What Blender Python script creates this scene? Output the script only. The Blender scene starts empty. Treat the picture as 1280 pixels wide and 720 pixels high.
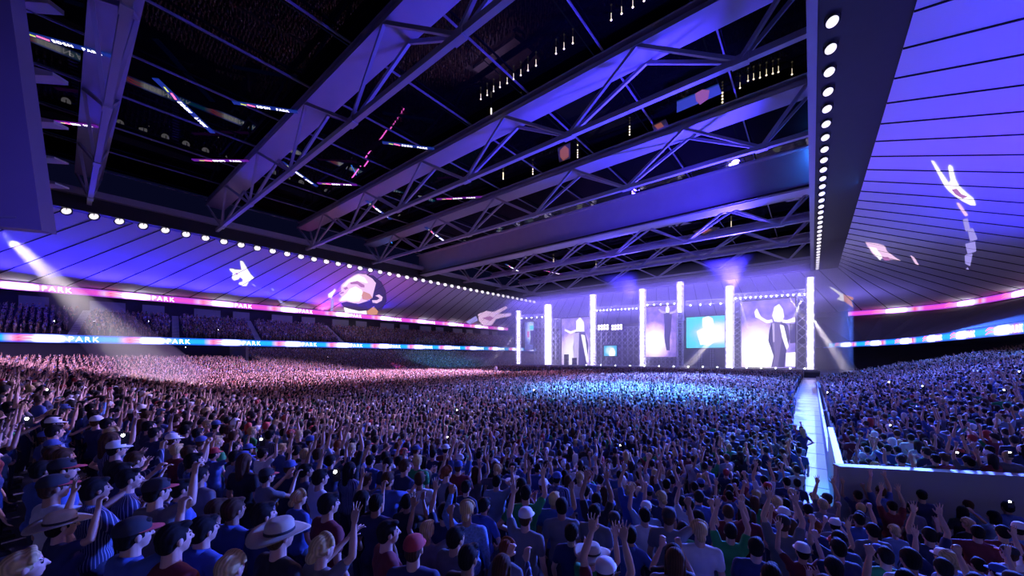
import bpy, bmesh, math, random
import numpy as np
from mathutils import Vector, Matrix, Euler

random.seed(7)
rng = np.random.default_rng(7)
SC = bpy.context.scene
COL = SC.collection
R = math.radians

# ------------------------------------------------------------------ camera
F = 460.0                                   # focal length in pixels of a 1280 px wide frame
YAW = math.atan2(375.0, F)                  # view turned left of the stadium's long axis (+Y)
CS, SN = math.cos(YAW), math.sin(YAW)
EYE = Vector((0.0, 0.0, 5.0))
HX, HY = 640.0, 445.0                       # horizon height in the frame
cam_data = bpy.data.cameras.new('camera')
cam_data.sensor_width = 36.0
cam_data.lens = 36.0 * F / 1280.0
cam_data.shift_y = 85.0 / 1280.0
cam_data.clip_start = 0.1
cam_data.clip_end = 2000.0
cam = bpy.data.objects.new('camera', cam_data)
cam.location = EYE
cam.rotation_euler = (R(90), 0, YAW)
COL.objects.link(cam)
SC.camera = cam

# ------------------------------------------------------------------ view, world
SC.view_settings.view_transform = 'Standard'
SC.view_settings.look = 'None'
SC.view_settings.gamma = 1.0
SC.view_settings.use_curve_mapping = False
SC.view_settings.exposure = 0.0
SC.cycles.max_bounces = 5
SC.cycles.diffuse_bounces = 2
SC.cycles.glossy_bounces = 2
SC.cycles.volume_bounces = 0
SC.cycles.sample_clamp_indirect = 4.0
SC.cycles.volume_step_rate = 4.0
world = bpy.data.worlds.new('night_sky')
SC.world = world
world.use_nodes = True
world.node_tree.nodes['Background'].inputs[0].default_value = (0.05, 0.06, 0.35, 1)
world.node_tree.nodes['Background'].inputs[1].default_value = 0.035


def ray(px, py):
    r, u = (px - HX) / F, (HY - py) / F
    return Vector((-SN + r * CS, CS + r * SN, u))


def at_depth(px, py, d):
    return EYE + ray(px, py) * d


def at_plane(px, py, p, n):
    d = ray(px, py)
    n = Vector(n)
    return EYE + d * ((Vector(p) - EYE).dot(n) / d.dot(n))


def pix(p):
    v = Vector(p) - EYE
    d = -v.x * SN + v.y * CS
    r = v.x * CS + v.y * SN
    if d < 0.05:
        return None
    return HX + F * r / d, HY - F * v.z / d, d


def light(kind, name, loc, target, energy, color, **kw):
    L = bpy.data.lights.new(name, kind)
    L.energy = energy
    L.color = color
    for k, v in kw.items():
        setattr(L, k, v)
    o = bpy.data.objects.new(name, L)
    o.location = loc
    if target is not None:
        o.rotation_euler = (Vector(target) - Vector(loc)).to_track_quat('-Z', 'Y').to_euler()
    COL.objects.link(o)
    return o


LAV = (0.72, 0.55, 1.0)
PINK = (1.0, 0.62, 0.95)
BLUE = (0.12, 0.14, 1.0)
CYAN = (0.10, 0.45, 1.0)
# unseen wash lamps added below each roof canopy to colour the white membrane
def wash(name, loc, target, e, col, sx, sy):
    return light('AREA', name, loc, target, e, col, shape='RECTANGLE', size=sx, size_y=sy)
VIO = (0.03, 0.018, 1.0)
for k in range(11):                           # rows of added unseen spots near the ribbon boards
    y = -22 + 9.5 * k
    light('SPOT', 'canopy_uplight', (-129, y, 16.6), (-119, y - 1, 30), 14000 if k < 9 else 7000, VIO, spot_size=R(128), spot_blend=0.9, shadow_soft_size=0.3)
for k in range(9):
    y = 13 + 9.5 * k
    light('SPOT', 'canopy_uplight', (25, y, 12.5), (23, y, 30), 12500 if k < 7 else 7000, VIO, spot_size=R(132), spot_blend=0.8, shadow_soft_size=0.3)
wash('canopy_wash_back', (-30, 160, 14.0), (-30, 160, 30), 9000, (0.25, 0.2, 1.0), 110, 8)


def spot(name, loc, target, e, col, ang, blend=0.6, rad=0.6):
    return light('SPOT', name, loc, target, e, col, spot_size=R(ang), spot_blend=blend, shadow_soft_size=rad)
# unseen spots added to colour the roof steel blue, with no fixtures built
spot('roof_head', (-15, 106, 22), (-15, 74, 38), 420000, (0.05, 0.03, 1.0), 46, 0.7, 1.0)
spot('roof_head', (-40, 106, 22), (-40, 74, 38), 130000, (0.05, 0.03, 1.0), 46, 0.7, 1.0)
spot('roof_head', (-3, 62, 20), (-20, 46, 38), 150000, (0.05, 0.03, 1.0), 70, 0.8, 1.0)
spot('roof_head', (-5, 40, 18), (-24, 32, 38), 60000, (0.05, 0.03, 1.0), 80, 0.8, 1.0)
# stage and roof lights on the crowd, with added fill lamps among them
light('AREA', 'stage_wash', (-46, 111, 26.0), (-46, 108, 0), 32000, (0.18, 0.12, 1.0), shape='RECTANGLE', size=90, size_y=8)  # unseen area lamp added to make the stage haze glow violet
spot('stage_key_left', (-45, 86.5, 27.5), (-67, 36, 2), 1250000, (0.66, 0.40, 1.0), 50, 0.8, 1.5)
spot('stage_key_pink', (-62, 62, 29.5), (-50, 46, 0), 70000, (1.0, 0.4, 0.75), 100, 0.8, 1.5)
spot('stage_key_blue', (-14, 86.5, 27.5), (-16, 56, 0), 1500000, (0.12, 0.20, 1.0), 52, 0.8, 1.5)
spot('roof_cyan', (-16, 40, 29.5), (-14, 36, 0), 620000, (0.05, 0.26, 1.0), 52, 0.9, 1.0)
spot('roof_blue_right', (10, 86, 24), (9, 27, 1), 1100000, (0.07, 0.13, 1.0), 34, 0.8, 0.8)
spot('roof_blue_right_far', (14, 118, 22), (12, 76, 2), 420000, (0.05, 0.16, 1.0), 44, 0.7, 0.8)
spot('aisle_spot', (-1, 88, 28), (-0.3, 26, 0), 26000, (0.16, 0.34, 1.0), 9, 0.7, 0.4)
spot('near_left_key', (-22, 58, 27), (-19, 4, 2), 300000, (0.42, 0.32, 1.0), 26, 0.9, 0.8)
spot('near_rim_blue', (6, 56, 27), (2, 8, 1.5), 45000, (0.10, 0.16, 1.0), 30, 0.9, 0.6)
spot('beam_light', (-4, 48, 21), (-22, 71, 33), 70000, (0.06, 0.035, 1.0), 60, 0.9, 1.0)  # unseen spot added to brighten the deep plate beam
spot('aisle_near', (-7, 34, 24), (0.3, 16, 0.6), 42000, (0.06, 0.42, 1.0), 14, 0.7, 0.4)
spot('board_light', (-20, -8, 8), (-46, -2, 17), 14000, (0.12, 0.09, 1.0), 70, 0.9, 1.0)  # unseen spot added to brighten the hanging board
spot('edge_light', (-6, 66, 8), (0, 60, 30), 9000, (0.07, 0.045, 1.0), 100, 0.9, 1.0)  # unseen spot added to brighten the right steel edge
# unseen area lamps added to strengthen the ribbon boards' glow on surfaces beside them
wash('ribbon_spill', (-136.9, 60, 20.5), (-133, 60, 30), 9000, (1.0, 0.12, 0.7), 0.3, 200)
wash('ribbon_spill', (40.6, 60, 20.5), (37, 60, 30), 1300, (1.0, 0.12, 0.7), 0.3, 150)
wash('ribbon_spill', (-117.0, 60, 7.6), (-110, 60, 2), 5000, (0.03, 0.2, 1.0), 0.3, 200)
wash('ribbon_spill', (20.0, 70, 7.6), (12, 70, 2), 9000, (0.03, 0.2, 1.0), 0.3, 90)
spot('left_tier_cyan', (-60, 60, 29), (-98, 84, 3), 90000, (0.05, 0.42, 1.0), 38, 0.9, 1.0)


# ------------------------------------------------------------------ materials
def mat(name, col, rough=0.6, metal=0.0, emit=None, strength=0.0, sample=True, spec=None):
    m = bpy.data.materials.new(name)
    m.use_nodes = True
    b = m.node_tree.nodes['Principled BSDF']
    b.inputs['Base Color'].default_value = (*col, 1)
    b.inputs['Roughness'].default_value = rough
    b.inputs['Metallic'].default_value = metal
    if spec is not None:
        b.inputs['Specular IOR Level'].default_value = spec
    if emit is not None:
        b.inputs['Emission Color'].default_value = (*emit, 1)
        b.inputs['Emission Strength'].default_value = strength
    if not sample:
        m.cycles.emission_sampling = 'NONE'
    return m


def nd(m, kind, **kw):
    n = m.node_tree.nodes.new(kind)
    for k, v in kw.items():
        setattr(n, k, v)
    return n


def noisy(name, c1, c2, scale, rough=0.7, metal=0.0, detail=3.0, bump=0.0):
    m = mat(name, c1, rough, metal)
    L = m.node_tree.links
    tc = nd(m, 'ShaderNodeTexCoord')
    t = nd(m, 'ShaderNodeTexNoise')
    t.inputs['Scale'].default_value = scale
    t.inputs['Detail'].default_value = detail
    r = nd(m, 'ShaderNodeMix', data_type='RGBA')
    r.inputs[6].default_value = (*c1, 1)
    r.inputs[7].default_value = (*c2, 1)
    L.new(tc.outputs['Object'], t.inputs['Vector'])
    L.new(t.outputs['Fac'], r.inputs[0])
    b = m.node_tree.nodes['Principled BSDF']
    L.new(r.outputs[2], b.inputs['Base Color'])
    if bump:
        bp = nd(m, 'ShaderNodeBump')
        bp.inputs['Strength'].default_value = bump
        L.new(t.outputs['Fac'], bp.inputs['Height'])
        L.new(bp.outputs['Normal'], b.inputs['Normal'])
    return m


M = {}
M['field'] = noisy('field_cover', (0.30, 0.32, 0.36), (0.22, 0.24, 0.28), 0.6, 0.45)
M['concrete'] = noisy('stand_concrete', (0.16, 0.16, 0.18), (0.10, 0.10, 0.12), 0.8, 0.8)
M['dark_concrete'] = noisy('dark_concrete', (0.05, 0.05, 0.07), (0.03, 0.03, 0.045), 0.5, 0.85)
M['membrane'] = noisy('white_roof_membrane', (0.78, 0.78, 0.82), (0.72, 0.72, 0.78), 0.08, 0.7)
M['seam'] = mat('black_seam', (0.01, 0.01, 0.012), 0.9)
M['steel'] = noisy('painted_roof_steel', (0.34, 0.34, 0.38), (0.28, 0.28, 0.33), 0.5, 0.5)
M['tie'] = noisy('dark_tie_steel', (0.20, 0.20, 0.22), (0.16, 0.16, 0.18), 0.5, 0.5)
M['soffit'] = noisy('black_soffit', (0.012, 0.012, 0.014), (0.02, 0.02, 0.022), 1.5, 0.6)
M['rig_black'] = mat('black_rigging', (0.02, 0.02, 0.024), 0.5, 0.4)
M['alu'] = mat('aluminium_truss', (0.72, 0.73, 0.78), 0.4, 0.25)
M['deck'] = noisy('stage_deck_black', (0.03, 0.03, 0.04), (0.05, 0.05, 0.06), 2.0, 0.4)
M['white_wall'] = noisy('pale_barrier', (0.62, 0.64, 0.68), (0.54, 0.56, 0.6), 1.2, 0.5)
M['grey_wall'] = noisy('grey_barrier', (0.30, 0.31, 0.33), (0.25, 0.26, 0.28), 1.5, 0.6)
M['board'] = noisy('board_purple_grey', (0.30, 0.26, 0.40), (0.26, 0.22, 0.36), 0.4, 0.5)
M['flood'] = mat('floodlight_lens', (1, 1, 1), 0.3, 0, (1.0, 0.93, 1.0), 1.1)
M['beam_led'] = mat('tower_led', (1, 1, 1), 0.3, 0, (0.66, 0.58, 1.0), 6.0)
M['small_led'] = mat('small_white_led', (1, 1, 1), 0.3, 0, (0.9, 0.9, 1.0), 12.0, sample=False)
M['white_text'] = mat('led_white_letters', (1, 1, 1), 0.4, 0, (1, 0.95, 1), 3.0, sample=False)
M['red_led'] = mat('led_red', (1, 0.1, 0.1), 0.4, 0, (1.0, 0.12, 0.25), 2.5, sample=False)


# ------------------------------------------------------------------ mesh builder
class MB:
    def __init__(self):
        self.v, self.f, self.m = [], [], []

    def add(self, vs, fs, mi=0):
        b = len(self.v)
        self.v.extend(tuple(x) for x in vs)
        for f in fs:
            self.f.append(tuple(i + b for i in f))
            self.m.append(mi)
        return self

    def hexa(self, c, mi=0):
        return self.add(c, [(0, 3, 2, 1), (4, 5, 6, 7), (0, 1, 5, 4), (1, 2, 6, 5), (2, 3, 7, 6), (3, 0, 4, 7)], mi)

    def box(self, c, s, mi=0, rot=None):
        x, y, z = s[0] / 2, s[1] / 2, s[2] / 2
        p = [Vector(q) for q in ((-x, -y, -z), (x, -y, -z), (x, y, -z), (-x, y, -z), (-x, -y, z), (x, -y, z), (x, y, z), (-x, y, z))]
        if rot is not None:
            p = [rot @ q for q in p]
        return self.hexa([q + Vector(c) for q in p], mi)

    def bar(self, a, b, w, h=None, mi=0, up=(0, 0, 1)):
        a, b = Vector(a), Vector(b)
        h = h or w
        d = (b - a).normalized()
        s = d.cross(Vector(up))
        if s.length < 1e-4:
            s = d.cross(Vector((1, 0, 0)))
        s.normalize()
        t = s.cross(d)
        s, t = s * w / 2, t * h / 2
        return self.hexa([a - s - t, a + s - t, a + s + t, a - s + t, b - s - t, b + s - t, b + s + t, b - s + t], mi)

    def tube(self, a, b, r1, r2=None, n=8, mi=0):
        a, b = Vector(a), Vector(b)
        r2 = r1 if r2 is None else r2
        d = (b - a).normalized()
        s = d.orthogonal().normalized()
        t = d.cross(s)
        vs = []
        for p, r in ((a, r1), (b, r2)):
            for k in range(n):
                an = 2 * math.pi * k / n
                vs.append(p + s * math.cos(an) * r + t * math.sin(an) * r)
        fs = [(k, (k + 1) % n, n + (k + 1) % n, n + k) for k in range(n)]
        fs += [tuple(range(n - 1, -1, -1)), tuple(range(n, 2 * n))]
        return self.add(vs, fs, mi)

    def lathe(self, prof, c=(0, 0, 0), n=16, mi=0, sx=1.0, sy=1.0):
        vs, fs = [], []
        for r, z in prof:
            for k in range(n):
                an = 2 * math.pi * k / n
                vs.append((c[0] + r * sx * math.cos(an), c[1] + r * sy * math.sin(an), c[2] + z))
        for i in range(len(prof) - 1):
            for k in range(n):
                k2 = (k + 1) % n
                fs.append((i * n + k, i * n + k2, (i + 1) * n + k2, (i + 1) * n + k))
        fs.append(tuple(range(n - 1, -1, -1)))
        fs.append(tuple((len(prof) - 1) * n + k for k in range(n)))
        return self.add(vs, fs, mi)

    def ell(self, c, r, seg=12, rings=8, mi=0, rot=None):
        vs, fs = [], []
        vs.append(Vector((0, 0, -1)))
        for i in range(1, rings):
            th = math.pi * i / rings - math.pi / 2
            for k in range(seg):
                an = 2 * math.pi * k / seg
                vs.append(Vector((math.cos(th) * math.cos(an), math.cos(th) * math.sin(an), math.sin(th))))
        vs.append(Vector((0, 0, 1)))
        out = []
        for q in vs:
            q = Vector((q.x * r[0], q.y * r[1], q.z * r[2]))
            if rot is not None:
                q = rot @ q
            out.append(q + Vector(c))
        for k in range(seg):
            fs.append((0, 1 + (k + 1) % seg, 1 + k))
        for i in range(rings - 2):
            for k in range(seg):
                a = 1 + i * seg
                fs.append((a + k, a + (k + 1) % seg, a + seg + (k + 1) % seg, a + seg + k))
        top = len(vs) - 1
        a = 1 + (rings - 2) * seg
        for k in range(seg):
            fs.append((a + k, a + (k + 1) % seg, top))
        return self.add(out, fs, mi)

    def cap(self, a, b, r1, r2, n=10, mi=0):
        """a tapered capsule"""
        a, b = Vector(a), Vector(b)
        d = b - a
        L = d.length
        q = d.normalized().to_track_quat('Z', 'Y').to_matrix()
        prof = []
        for i in range(5):
            th = -math.pi / 2 + math.pi / 2 * i / 4
            prof.append((max(r1 * math.cos(th), 1e-4), r1 * math.sin(th)))
        for i in range(5):
            th = math.pi / 2 * i / 4
            prof.append((max(r2 * math.cos(th), 1e-4), L + r2 * math.sin(th)))
        vs, fs = [], []
        for r, z in prof:
            for k in range(n):
                an = 2 * math.pi * k / n
                vs.append(q @ Vector((r * math.cos(an), r * math.sin(an), z)) + a)
        for i in range(len(prof) - 1):
            for k in range(n):
                k2 = (k + 1) % n
                fs.append((i * n + k, i * n + k2, (i + 1) * n + k2, (i + 1) * n + k))
        fs.append(tuple(range(n - 1, -1, -1)))
        fs.append(tuple((len(prof) - 1) * n + k for k in range(n)))
        return self.add(vs, fs, mi)

    def prism(self, poly, off, mi=0):
        """polygon (list of 3D points) pushed along off to give it thickness"""
        n = len(poly)
        off = Vector(off)
        vs = [Vector(p) for p in poly] + [Vector(p) + off for p in poly]
        fs = [tuple(range(n - 1, -1, -1)), tuple(range(n, 2 * n))]
        fs += [(k, (k + 1) % n, n + (k + 1) % n, n + k) for k in range(n)]
        return self.add(vs, fs, mi)

    def mesh(self, name, mats=None, smooth=False):
        me = bpy.data.meshes.new(name)
        me.from_pydata(self.v, [], self.f)
        for m in mats or []:
            me.materials.append(m)
        if len(mats or []) > 1:
            me.polygons.foreach_set('material_index', self.m)
        if smooth:
            me.polygons.foreach_set('use_smooth', [True] * len(self.f))
        me.update()
        return me

    def build(self, name, mats, parent=None, smooth=False):
        if not isinstance(mats, (list, tuple)):
            mats = [mats]
        o = bpy.data.objects.new(name, self.mesh(name, mats, smooth))
        COL.objects.link(o)
        if parent is not None:
            o.parent = parent
        return o


def tag(o, label=None, cat=None, group=None, kind=None):
    for k, v in (('label', label), ('category', cat), ('group', group), ('kind', kind)):
        if v:
            o[k] = v
    return o


def thing(name, label, cat, loc=(0, 0, 0), group=None, rz=0.0):
    o = bpy.data.objects.new(name, None)
    COL.objects.link(o)
    o.location = loc
    o.rotation_euler = (0, 0, rz)
    o.empty_display_size = 0.2
    return tag(o, label, cat, group)


def copy_tree(o, parent=None):
    c = o.copy()
    COL.objects.link(c)
    if parent is not None:
        c.parent = parent
    for ch in o.children:
        copy_tree(ch, c)
    return c


ORD = ['first', 'second', 'third', 'fourth', 'fifth', 'sixth', 'seventh', 'eighth', 'ninth', 'tenth', 'eleventh', 'twelfth',
       'thirteenth', 'fourteenth', 'fifteenth', 'sixteenth', 'seventeenth', 'eighteenth', 'nineteenth', 'twentieth']
TENS = {2: 'twenty', 3: 'thirty', 4: 'forty', 5: 'fifty'}


def ordinal(n):
    if n <= 20:
        return ORD[n - 1]
    t, u = divmod(n, 10)
    return (TENS[t] + '-' + ORD[u - 1]) if u else TENS[t][:-1] + 'ieth'


# ================================================================== THE SETTING
ROW, RISE = 0.85, 0.16
CR = 12.0                                  # corner radius of the bowl around the field
BX, BY = -87.0, 10.0


def bowl_dist(x, y):
    cx, cy = BX + CR, BY + CR
    if x > cx:
        return max(0.0, BY - y)
    if y > cy:
        return max(0.0, BX - x)
    return max(0.0, math.hypot(x - cx, y - cy) - CR)


RX0, RRISE = 0.7, 0.157


def right_front(x):
    return 12.7 + (x - 0.54) * 0.506


def in_right(x, y):
    return x > RX0 and y > right_front(x) + 0.15


def floor_z(x, y):
    if in_right(x, y):
        return 0.32 + RRISE * max(0, math.floor((x - RX0) / ROW))
    k = math.ceil(bowl_dist(x, y) / ROW - 1e-6)
    return RISE * k


# field floor and aisle
mb = MB()
mb.box((-45, 85, -0.15), (130, 210, 0.3))
floor_o = mb.build('floor', M['field'])
tag(floor_o, 'flat stadium field floor under the standing crowd', 'floor', kind='structure')
mb = MB()
mb.box((-0.45, 56, 0.012), (1.9, 84, 0.024))
for k in range(26):
    mb.box((-0.45, 15 + 3.1 * k, 0.026), (1.9, 0.07, 0.012), 1)
aisle = mb.build('aisle_path', [noisy('pale_aisle_matting', (0.66, 0.68, 0.74), (0.55, 0.57, 0.64), 1.6, 0.35), M['grey_wall']])
tag(aisle, 'pale straight aisle running beside the right stand to the stage', 'path', kind='structure')


# terraces of the bowl (near end, left corner, left side)
def bowl_path(t, side_only):
    cx, cy = BX + CR, BY + CR
    P = []
    if not side_only:
        P.append((14.0, BY - t))
        for i in range(13):
            a = math.pi / 2 * i / 12
            P.append((cx - (CR + t) * math.sin(a), cy - (CR + t) * math.cos(a)))
    else:
        P.append((BX - t, cy + 6))
    P.append((BX - t, 170.0))
    return P


mb = MB()
NROW_ALL, NROW = 21, 35
for k in range(NROW):
    t0, t1 = k * ROW, (k + 1) * ROW
    so = k >= NROW_ALL
    A, B = bowl_path(t0, so), bowl_path(t1, so)
    z = RISE * (k + 1)
    n = len(A)
    vs = [(p[0], p[1], z - RISE) for p in A] + [(p[0], p[1], z) for p in A] + [(p[0], p[1], z) for p in B]
    fs = []
    for i in range(n - 1):
        fs.append((i, n + i, n + i + 1, i + 1))
        fs.append((n + i, 2 * n + i, 2 * n + i + 1, n + i + 1))
    mb.add(vs, fs)
    if k == NROW_ALL - 1 or k == NROW - 1:
        vs = [(p[0], p[1], z) for p in B] + [(p[0], p[1], -0.3) for p in B]
        mb.add(vs, [(i, i + 1, n + i + 1, n + i) for i in range(n - 1)])
tag(mb.build('seating_tier', M['concrete']), 'stepped concrete lower tier curving round the left side of the field', 'stand', kind='structure')

# end wall of the taller left tier and the dark recess behind the corner
mb = MB()
mb.box((-105.2, BY + CR + 5.6, 3.6), (5.4, 0.5, 7.6))
mb.box((-111.5, BY + CR + 5.6, 3.6), (8.0, 0.5, 7.6))
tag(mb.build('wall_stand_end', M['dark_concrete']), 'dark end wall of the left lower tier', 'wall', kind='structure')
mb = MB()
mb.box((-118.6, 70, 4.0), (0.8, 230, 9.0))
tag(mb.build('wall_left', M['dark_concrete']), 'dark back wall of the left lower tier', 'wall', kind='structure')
# barrier at the front of the left side stand, brightly lit where the beam lands
mb = MB()
mb.box((-86.8, 63.5, 0.55), (0.25, 83, 1.1))
tag(mb.build('wall_left_barrier', M['grey_wall']), 'low barrier along the left edge of the field', 'wall', kind='structure')

# right stand
mb = MB()
nr = 42
for k in range(nr):
    x0, x1 = RX0 + k * ROW, RX0 + (k + 1) * ROW
    z = 0.32 + RRISE * k
    y0a, y0b = right_front(x0) + 0.1, right_front(x1) + 0.1
    y1 = 118.0
    mb.add([(x0, y0a, z - RRISE if k else 0), (x0, y1, z - RRISE if k else 0), (x0, y1, z), (x0, y0a, z), (x1, y1, z), (x1, y0b, z)],
           [(0, 3, 2, 1), (3, 5, 4, 2)])
tag(mb.build('seating_tier', M['concrete']), 'stepped concrete tier of the right stand behind the low wall', 'stand', kind='structure')
mb = MB()
a = Vector((0.54, 12.7, 0))
b = Vector((16.0, right_front(16.0), 0))
d = (b - a).normalized()
nrm = Vector((-d.y, d.x, 0)) * 0.22
mb.prism([a, b, b + Vector((0, 0, 2.1)), a + Vector((0, 0, 2.1))], nrm)
ca = a - nrm * 0.15 + Vector((0, 0, 2.1))
mb.prism([ca, b - nrm * 0.15 + Vector((0, 0, 2.1)), b - nrm * 0.15 + Vector((0, 0, 2.16)), ca + Vector((0, 0, 0.06))], nrm * 1.3, 0)
tag(mb.build('wall_right_stand_front', [M['grey_wall'], M['white_wall']]), 'low grey wall closing off the front of the right stand', 'wall', kind='structure')
mb = MB()
mb.hexa([(0.50, 12.75, 0), (0.66, 12.8, 0), (0.66, 19.8, 0), (0.50, 19.8, 0), (0.50, 12.75, 2.1), (0.66, 12.8, 2.1), (0.66, 19.8, 2.1), (0.50, 19.8, 2.1)])
mb.box((0.58, 48, 0.45), (0.12, 56, 0.9))
tag(mb.build('wall_right_stand_side', M['white_wall']), 'pale side board of the right stand facing the aisle', 'wall', kind='structure')

# upper path round the stadium: outer edge of the roof canopies
OUT = [(42, -45), (42, 138), (40.3, 154), (36.5, 168), (31, 177), (20, 183), (8, 185.5), (-110, 185.5), (-124, 183), (-133, 177), (-138, 167), (-138, -45)]
OUTZ, INZ = 21.7, 29.0
LOWR = [(23, -45), (22.3, 40), (20.5, 76), (18.3, 119), (14.0, 138), (9, 152), (2, 164), (-8, 168), (-90, 168)]


def path_len(P):
    L = [0.0]
    for p, q in zip(P, P[1:]):
        L.append(L[-1] + math.dist(p, q))
    return L


def path_at(P, L, s):
    s = min(max(s, 0.0), L[-1])
    for i in range(len(P) - 1):
        if s <= L[i + 1] or i == len(P) - 2:
            t = (s - L[i]) / (L[i + 1] - L[i])
            return Vector((P[i][0] + (P[i + 1][0] - P[i][0]) * t, P[i][1] + (P[i + 1][1] - P[i][1]) * t, 0))


OL = path_len(OUT)


def canopy(name, label, pairs):
    """ruled strips between roof-opening edge points and outer points, with black seams"""
    mb = MB()
    th = Vector((0, 0, 0.5))
    for (a0, b0), (a1, b1) in zip(pairs, pairs[1:]):
        w0, w1 = 0.06 / max((a1 - a0).length, 0.6), 0.08 / max((b1 - b0).length, 0.6)
        al, ar = a0.lerp(a1, w0), a0.lerp(a1, 1 - w0)
        bl, br = b0.lerp(b1, w1), b0.lerp(b1, 1 - w1)
        mb.add([al, bl, br, ar], [(0, 1, 2, 3)], 0)
        wa, wb = (a1 - a0) * w0, (b1 - b0) * w1
        dn = Vector((0, 0, -0.10))
        c = [a0 - wa, a0 + wa, b0 + wb, b0 - wb]
        mb.hexa([q + dn for q in c] + [q + dn * -1 for q in c], 1)
        mb.add([a0 + th, b0 + th, b1 + th, a1 + th], [(0, 1, 2, 3)], 1)
    return tag(mb.build(name, [M['membrane'], M['seam']]), label, 'roof canopy', kind='structure')


def vo(s, z=OUTZ):
    p = path_at(OUT, OL, s)
    p.z = z
    return p


pr = []
y = -34.5
while y < 133.2:
    yo = 1.65 * y - 29
    pr.append((Vector((5.5, y, INZ)), vo(max(yo, -44.9 + 0.05 * (y + 40)) + 45)))
    y += 4.0
pr.append((Vector((5.5, 133.4, INZ)), vo(1.65 * 133.4 - 29 + 45)))
canopy('ceiling_right', 'white panelled roof canopy over the right stand, glowing blue', pr)
s_c = 1.65 * 133.4 - 29 + 45
pb = []
n = 25
xs_end = OL[10]
for k in range(n + 1):
    t = k / n
    pb.append((Vector((5.5 - 100.5 * t, 133.4, INZ)), vo(s_c + (xs_end - s_c) * t)))
canopy('ceiling_back', 'dim panelled roof canopy beyond the stage', pb)
pl_ = []
y = 133.4
while y > -34:
    yo = 1.42 * y - 22.0
    pl_.append((Vector((-95, y, INZ)), Vector((-138, min(max(yo, -60.0 + 0.1 * y), 167.0), OUTZ))))
    y = 134.0 - 3.93 * len(pl_)
canopy('ceiling_left', 'white panelled roof canopy over the left stand, glowing violet blue', pl_)

# ring beams and soffits round the roof opening
mb = MB()
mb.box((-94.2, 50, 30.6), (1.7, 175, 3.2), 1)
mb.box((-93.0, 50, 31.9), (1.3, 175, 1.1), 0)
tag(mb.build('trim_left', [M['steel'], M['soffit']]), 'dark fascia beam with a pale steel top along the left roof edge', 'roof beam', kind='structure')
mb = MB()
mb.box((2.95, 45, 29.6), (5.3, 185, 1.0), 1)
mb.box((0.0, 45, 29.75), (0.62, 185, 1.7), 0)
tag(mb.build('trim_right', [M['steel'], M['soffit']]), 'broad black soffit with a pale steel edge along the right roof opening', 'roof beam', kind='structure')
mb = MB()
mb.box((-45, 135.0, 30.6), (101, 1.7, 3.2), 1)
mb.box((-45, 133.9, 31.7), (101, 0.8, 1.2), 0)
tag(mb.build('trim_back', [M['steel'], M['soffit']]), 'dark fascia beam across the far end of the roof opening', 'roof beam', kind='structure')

# glass roof: panes with a slight tilt each, night behind
mb = MB()
for i in range(10):
    for j in range(11):
        x0, x1 = -95 + 9.6 * i, -95 + 9.6 * (i + 1)
        y0, y1 = -31 + 17 * j, -31 + 17 * (j + 1)
        tz = [rng.uniform(-0.06, 0.06) for _ in range(4)]
        mb.add([(x0 + .05, y0 + .05, 37.3 + tz[0]), (x1 - .05, y0 + .05, 37.3 + tz[1]), (x1 - .05, y1 - .05, 37.3 + tz[2]), (x0 + .05, y1 - .05, 37.3 + tz[3])], [(0, 1, 2), (0, 2, 3)])
gl = mat('night_roof_glass', (0.002, 0.002, 0.003), 0.02, 0.0, spec=0.06)
gl.node_tree.nodes['Principled BSDF'].inputs['IOR'].default_value = 1.5
tag(mb.build('ceiling_glass', gl), 'dark glass roof over the field, night sky beyond', 'glass roof', kind='structure')

# dark upper tiers behind the ribbons, with boxes along the back
mb = MB()
LWL = [(-118.2, 168), (-118.2, -45)]
def strip(P, zp, Q, zq, n, mi=0):
    LP, LQ = path_len(P), path_len(Q)
    A = [path_at(P, LP, LP[-1] * i / n) for i in range(n + 1)]
    B = [path_at(Q, LQ, LQ[-1] * i / n) for i in range(n + 1)]
    for a in A: a.z = zp
    for b in B: b.z = zq
    mb.add(A + B, [(i, i + 1, n + 2 + i, n + 1 + i) for i in range(n)], mi)
for k in range(24):
    x0, x1, z = -118.2 - 0.85 * k, -118.2 - 0.85 * (k + 1), 9.3 + 0.31 * k
    mb.add([(x0, -45, z - .31), (x0, 170, z - .31), (x0, 170, z), (x0, -45, z), (x1, 170, z), (x1, -45, z)], [(0, 1, 2, 3), (3, 2, 4, 5)])
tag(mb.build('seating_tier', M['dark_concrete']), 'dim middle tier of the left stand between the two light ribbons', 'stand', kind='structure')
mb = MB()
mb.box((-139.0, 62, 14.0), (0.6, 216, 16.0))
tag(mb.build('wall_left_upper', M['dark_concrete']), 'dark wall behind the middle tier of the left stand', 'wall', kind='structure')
mb = MB()
for k in range(9):
    yy = -12 + 19.5 * k
    for q, ln in ((0, 6.0), (8.2, 4.2)):
        mb.box((-136.4, yy + q, 17.3), (0.5, ln, 2.4))
tag(mb.build('trim_suites', M['grey_wall']), 'row of grey suite fronts at the back of the left middle tier', 'wall panel', kind='structure')
mb = MB()
OR_ = OUT[:9]
strip(LOWR, 9.4, [(p[0] + 1, p[1] + 1) for p in OR_], 20.0, 40)
strip(LOWR, 9.4, LOWR, 8.0, 40)
RB = [(36, -45), (36, 120), (32, 145), (22, 165), (8, 176), (-10, 180), (-90, 180)]
strip(LOWR, 8.0, RB, 8.0, 40)
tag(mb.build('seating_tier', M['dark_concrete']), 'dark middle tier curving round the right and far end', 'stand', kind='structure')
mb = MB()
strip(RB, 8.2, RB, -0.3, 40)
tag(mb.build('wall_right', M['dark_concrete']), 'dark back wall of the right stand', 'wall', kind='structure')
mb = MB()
mb.box((-50, 187, 12), (190, 0.6, 25))
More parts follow.
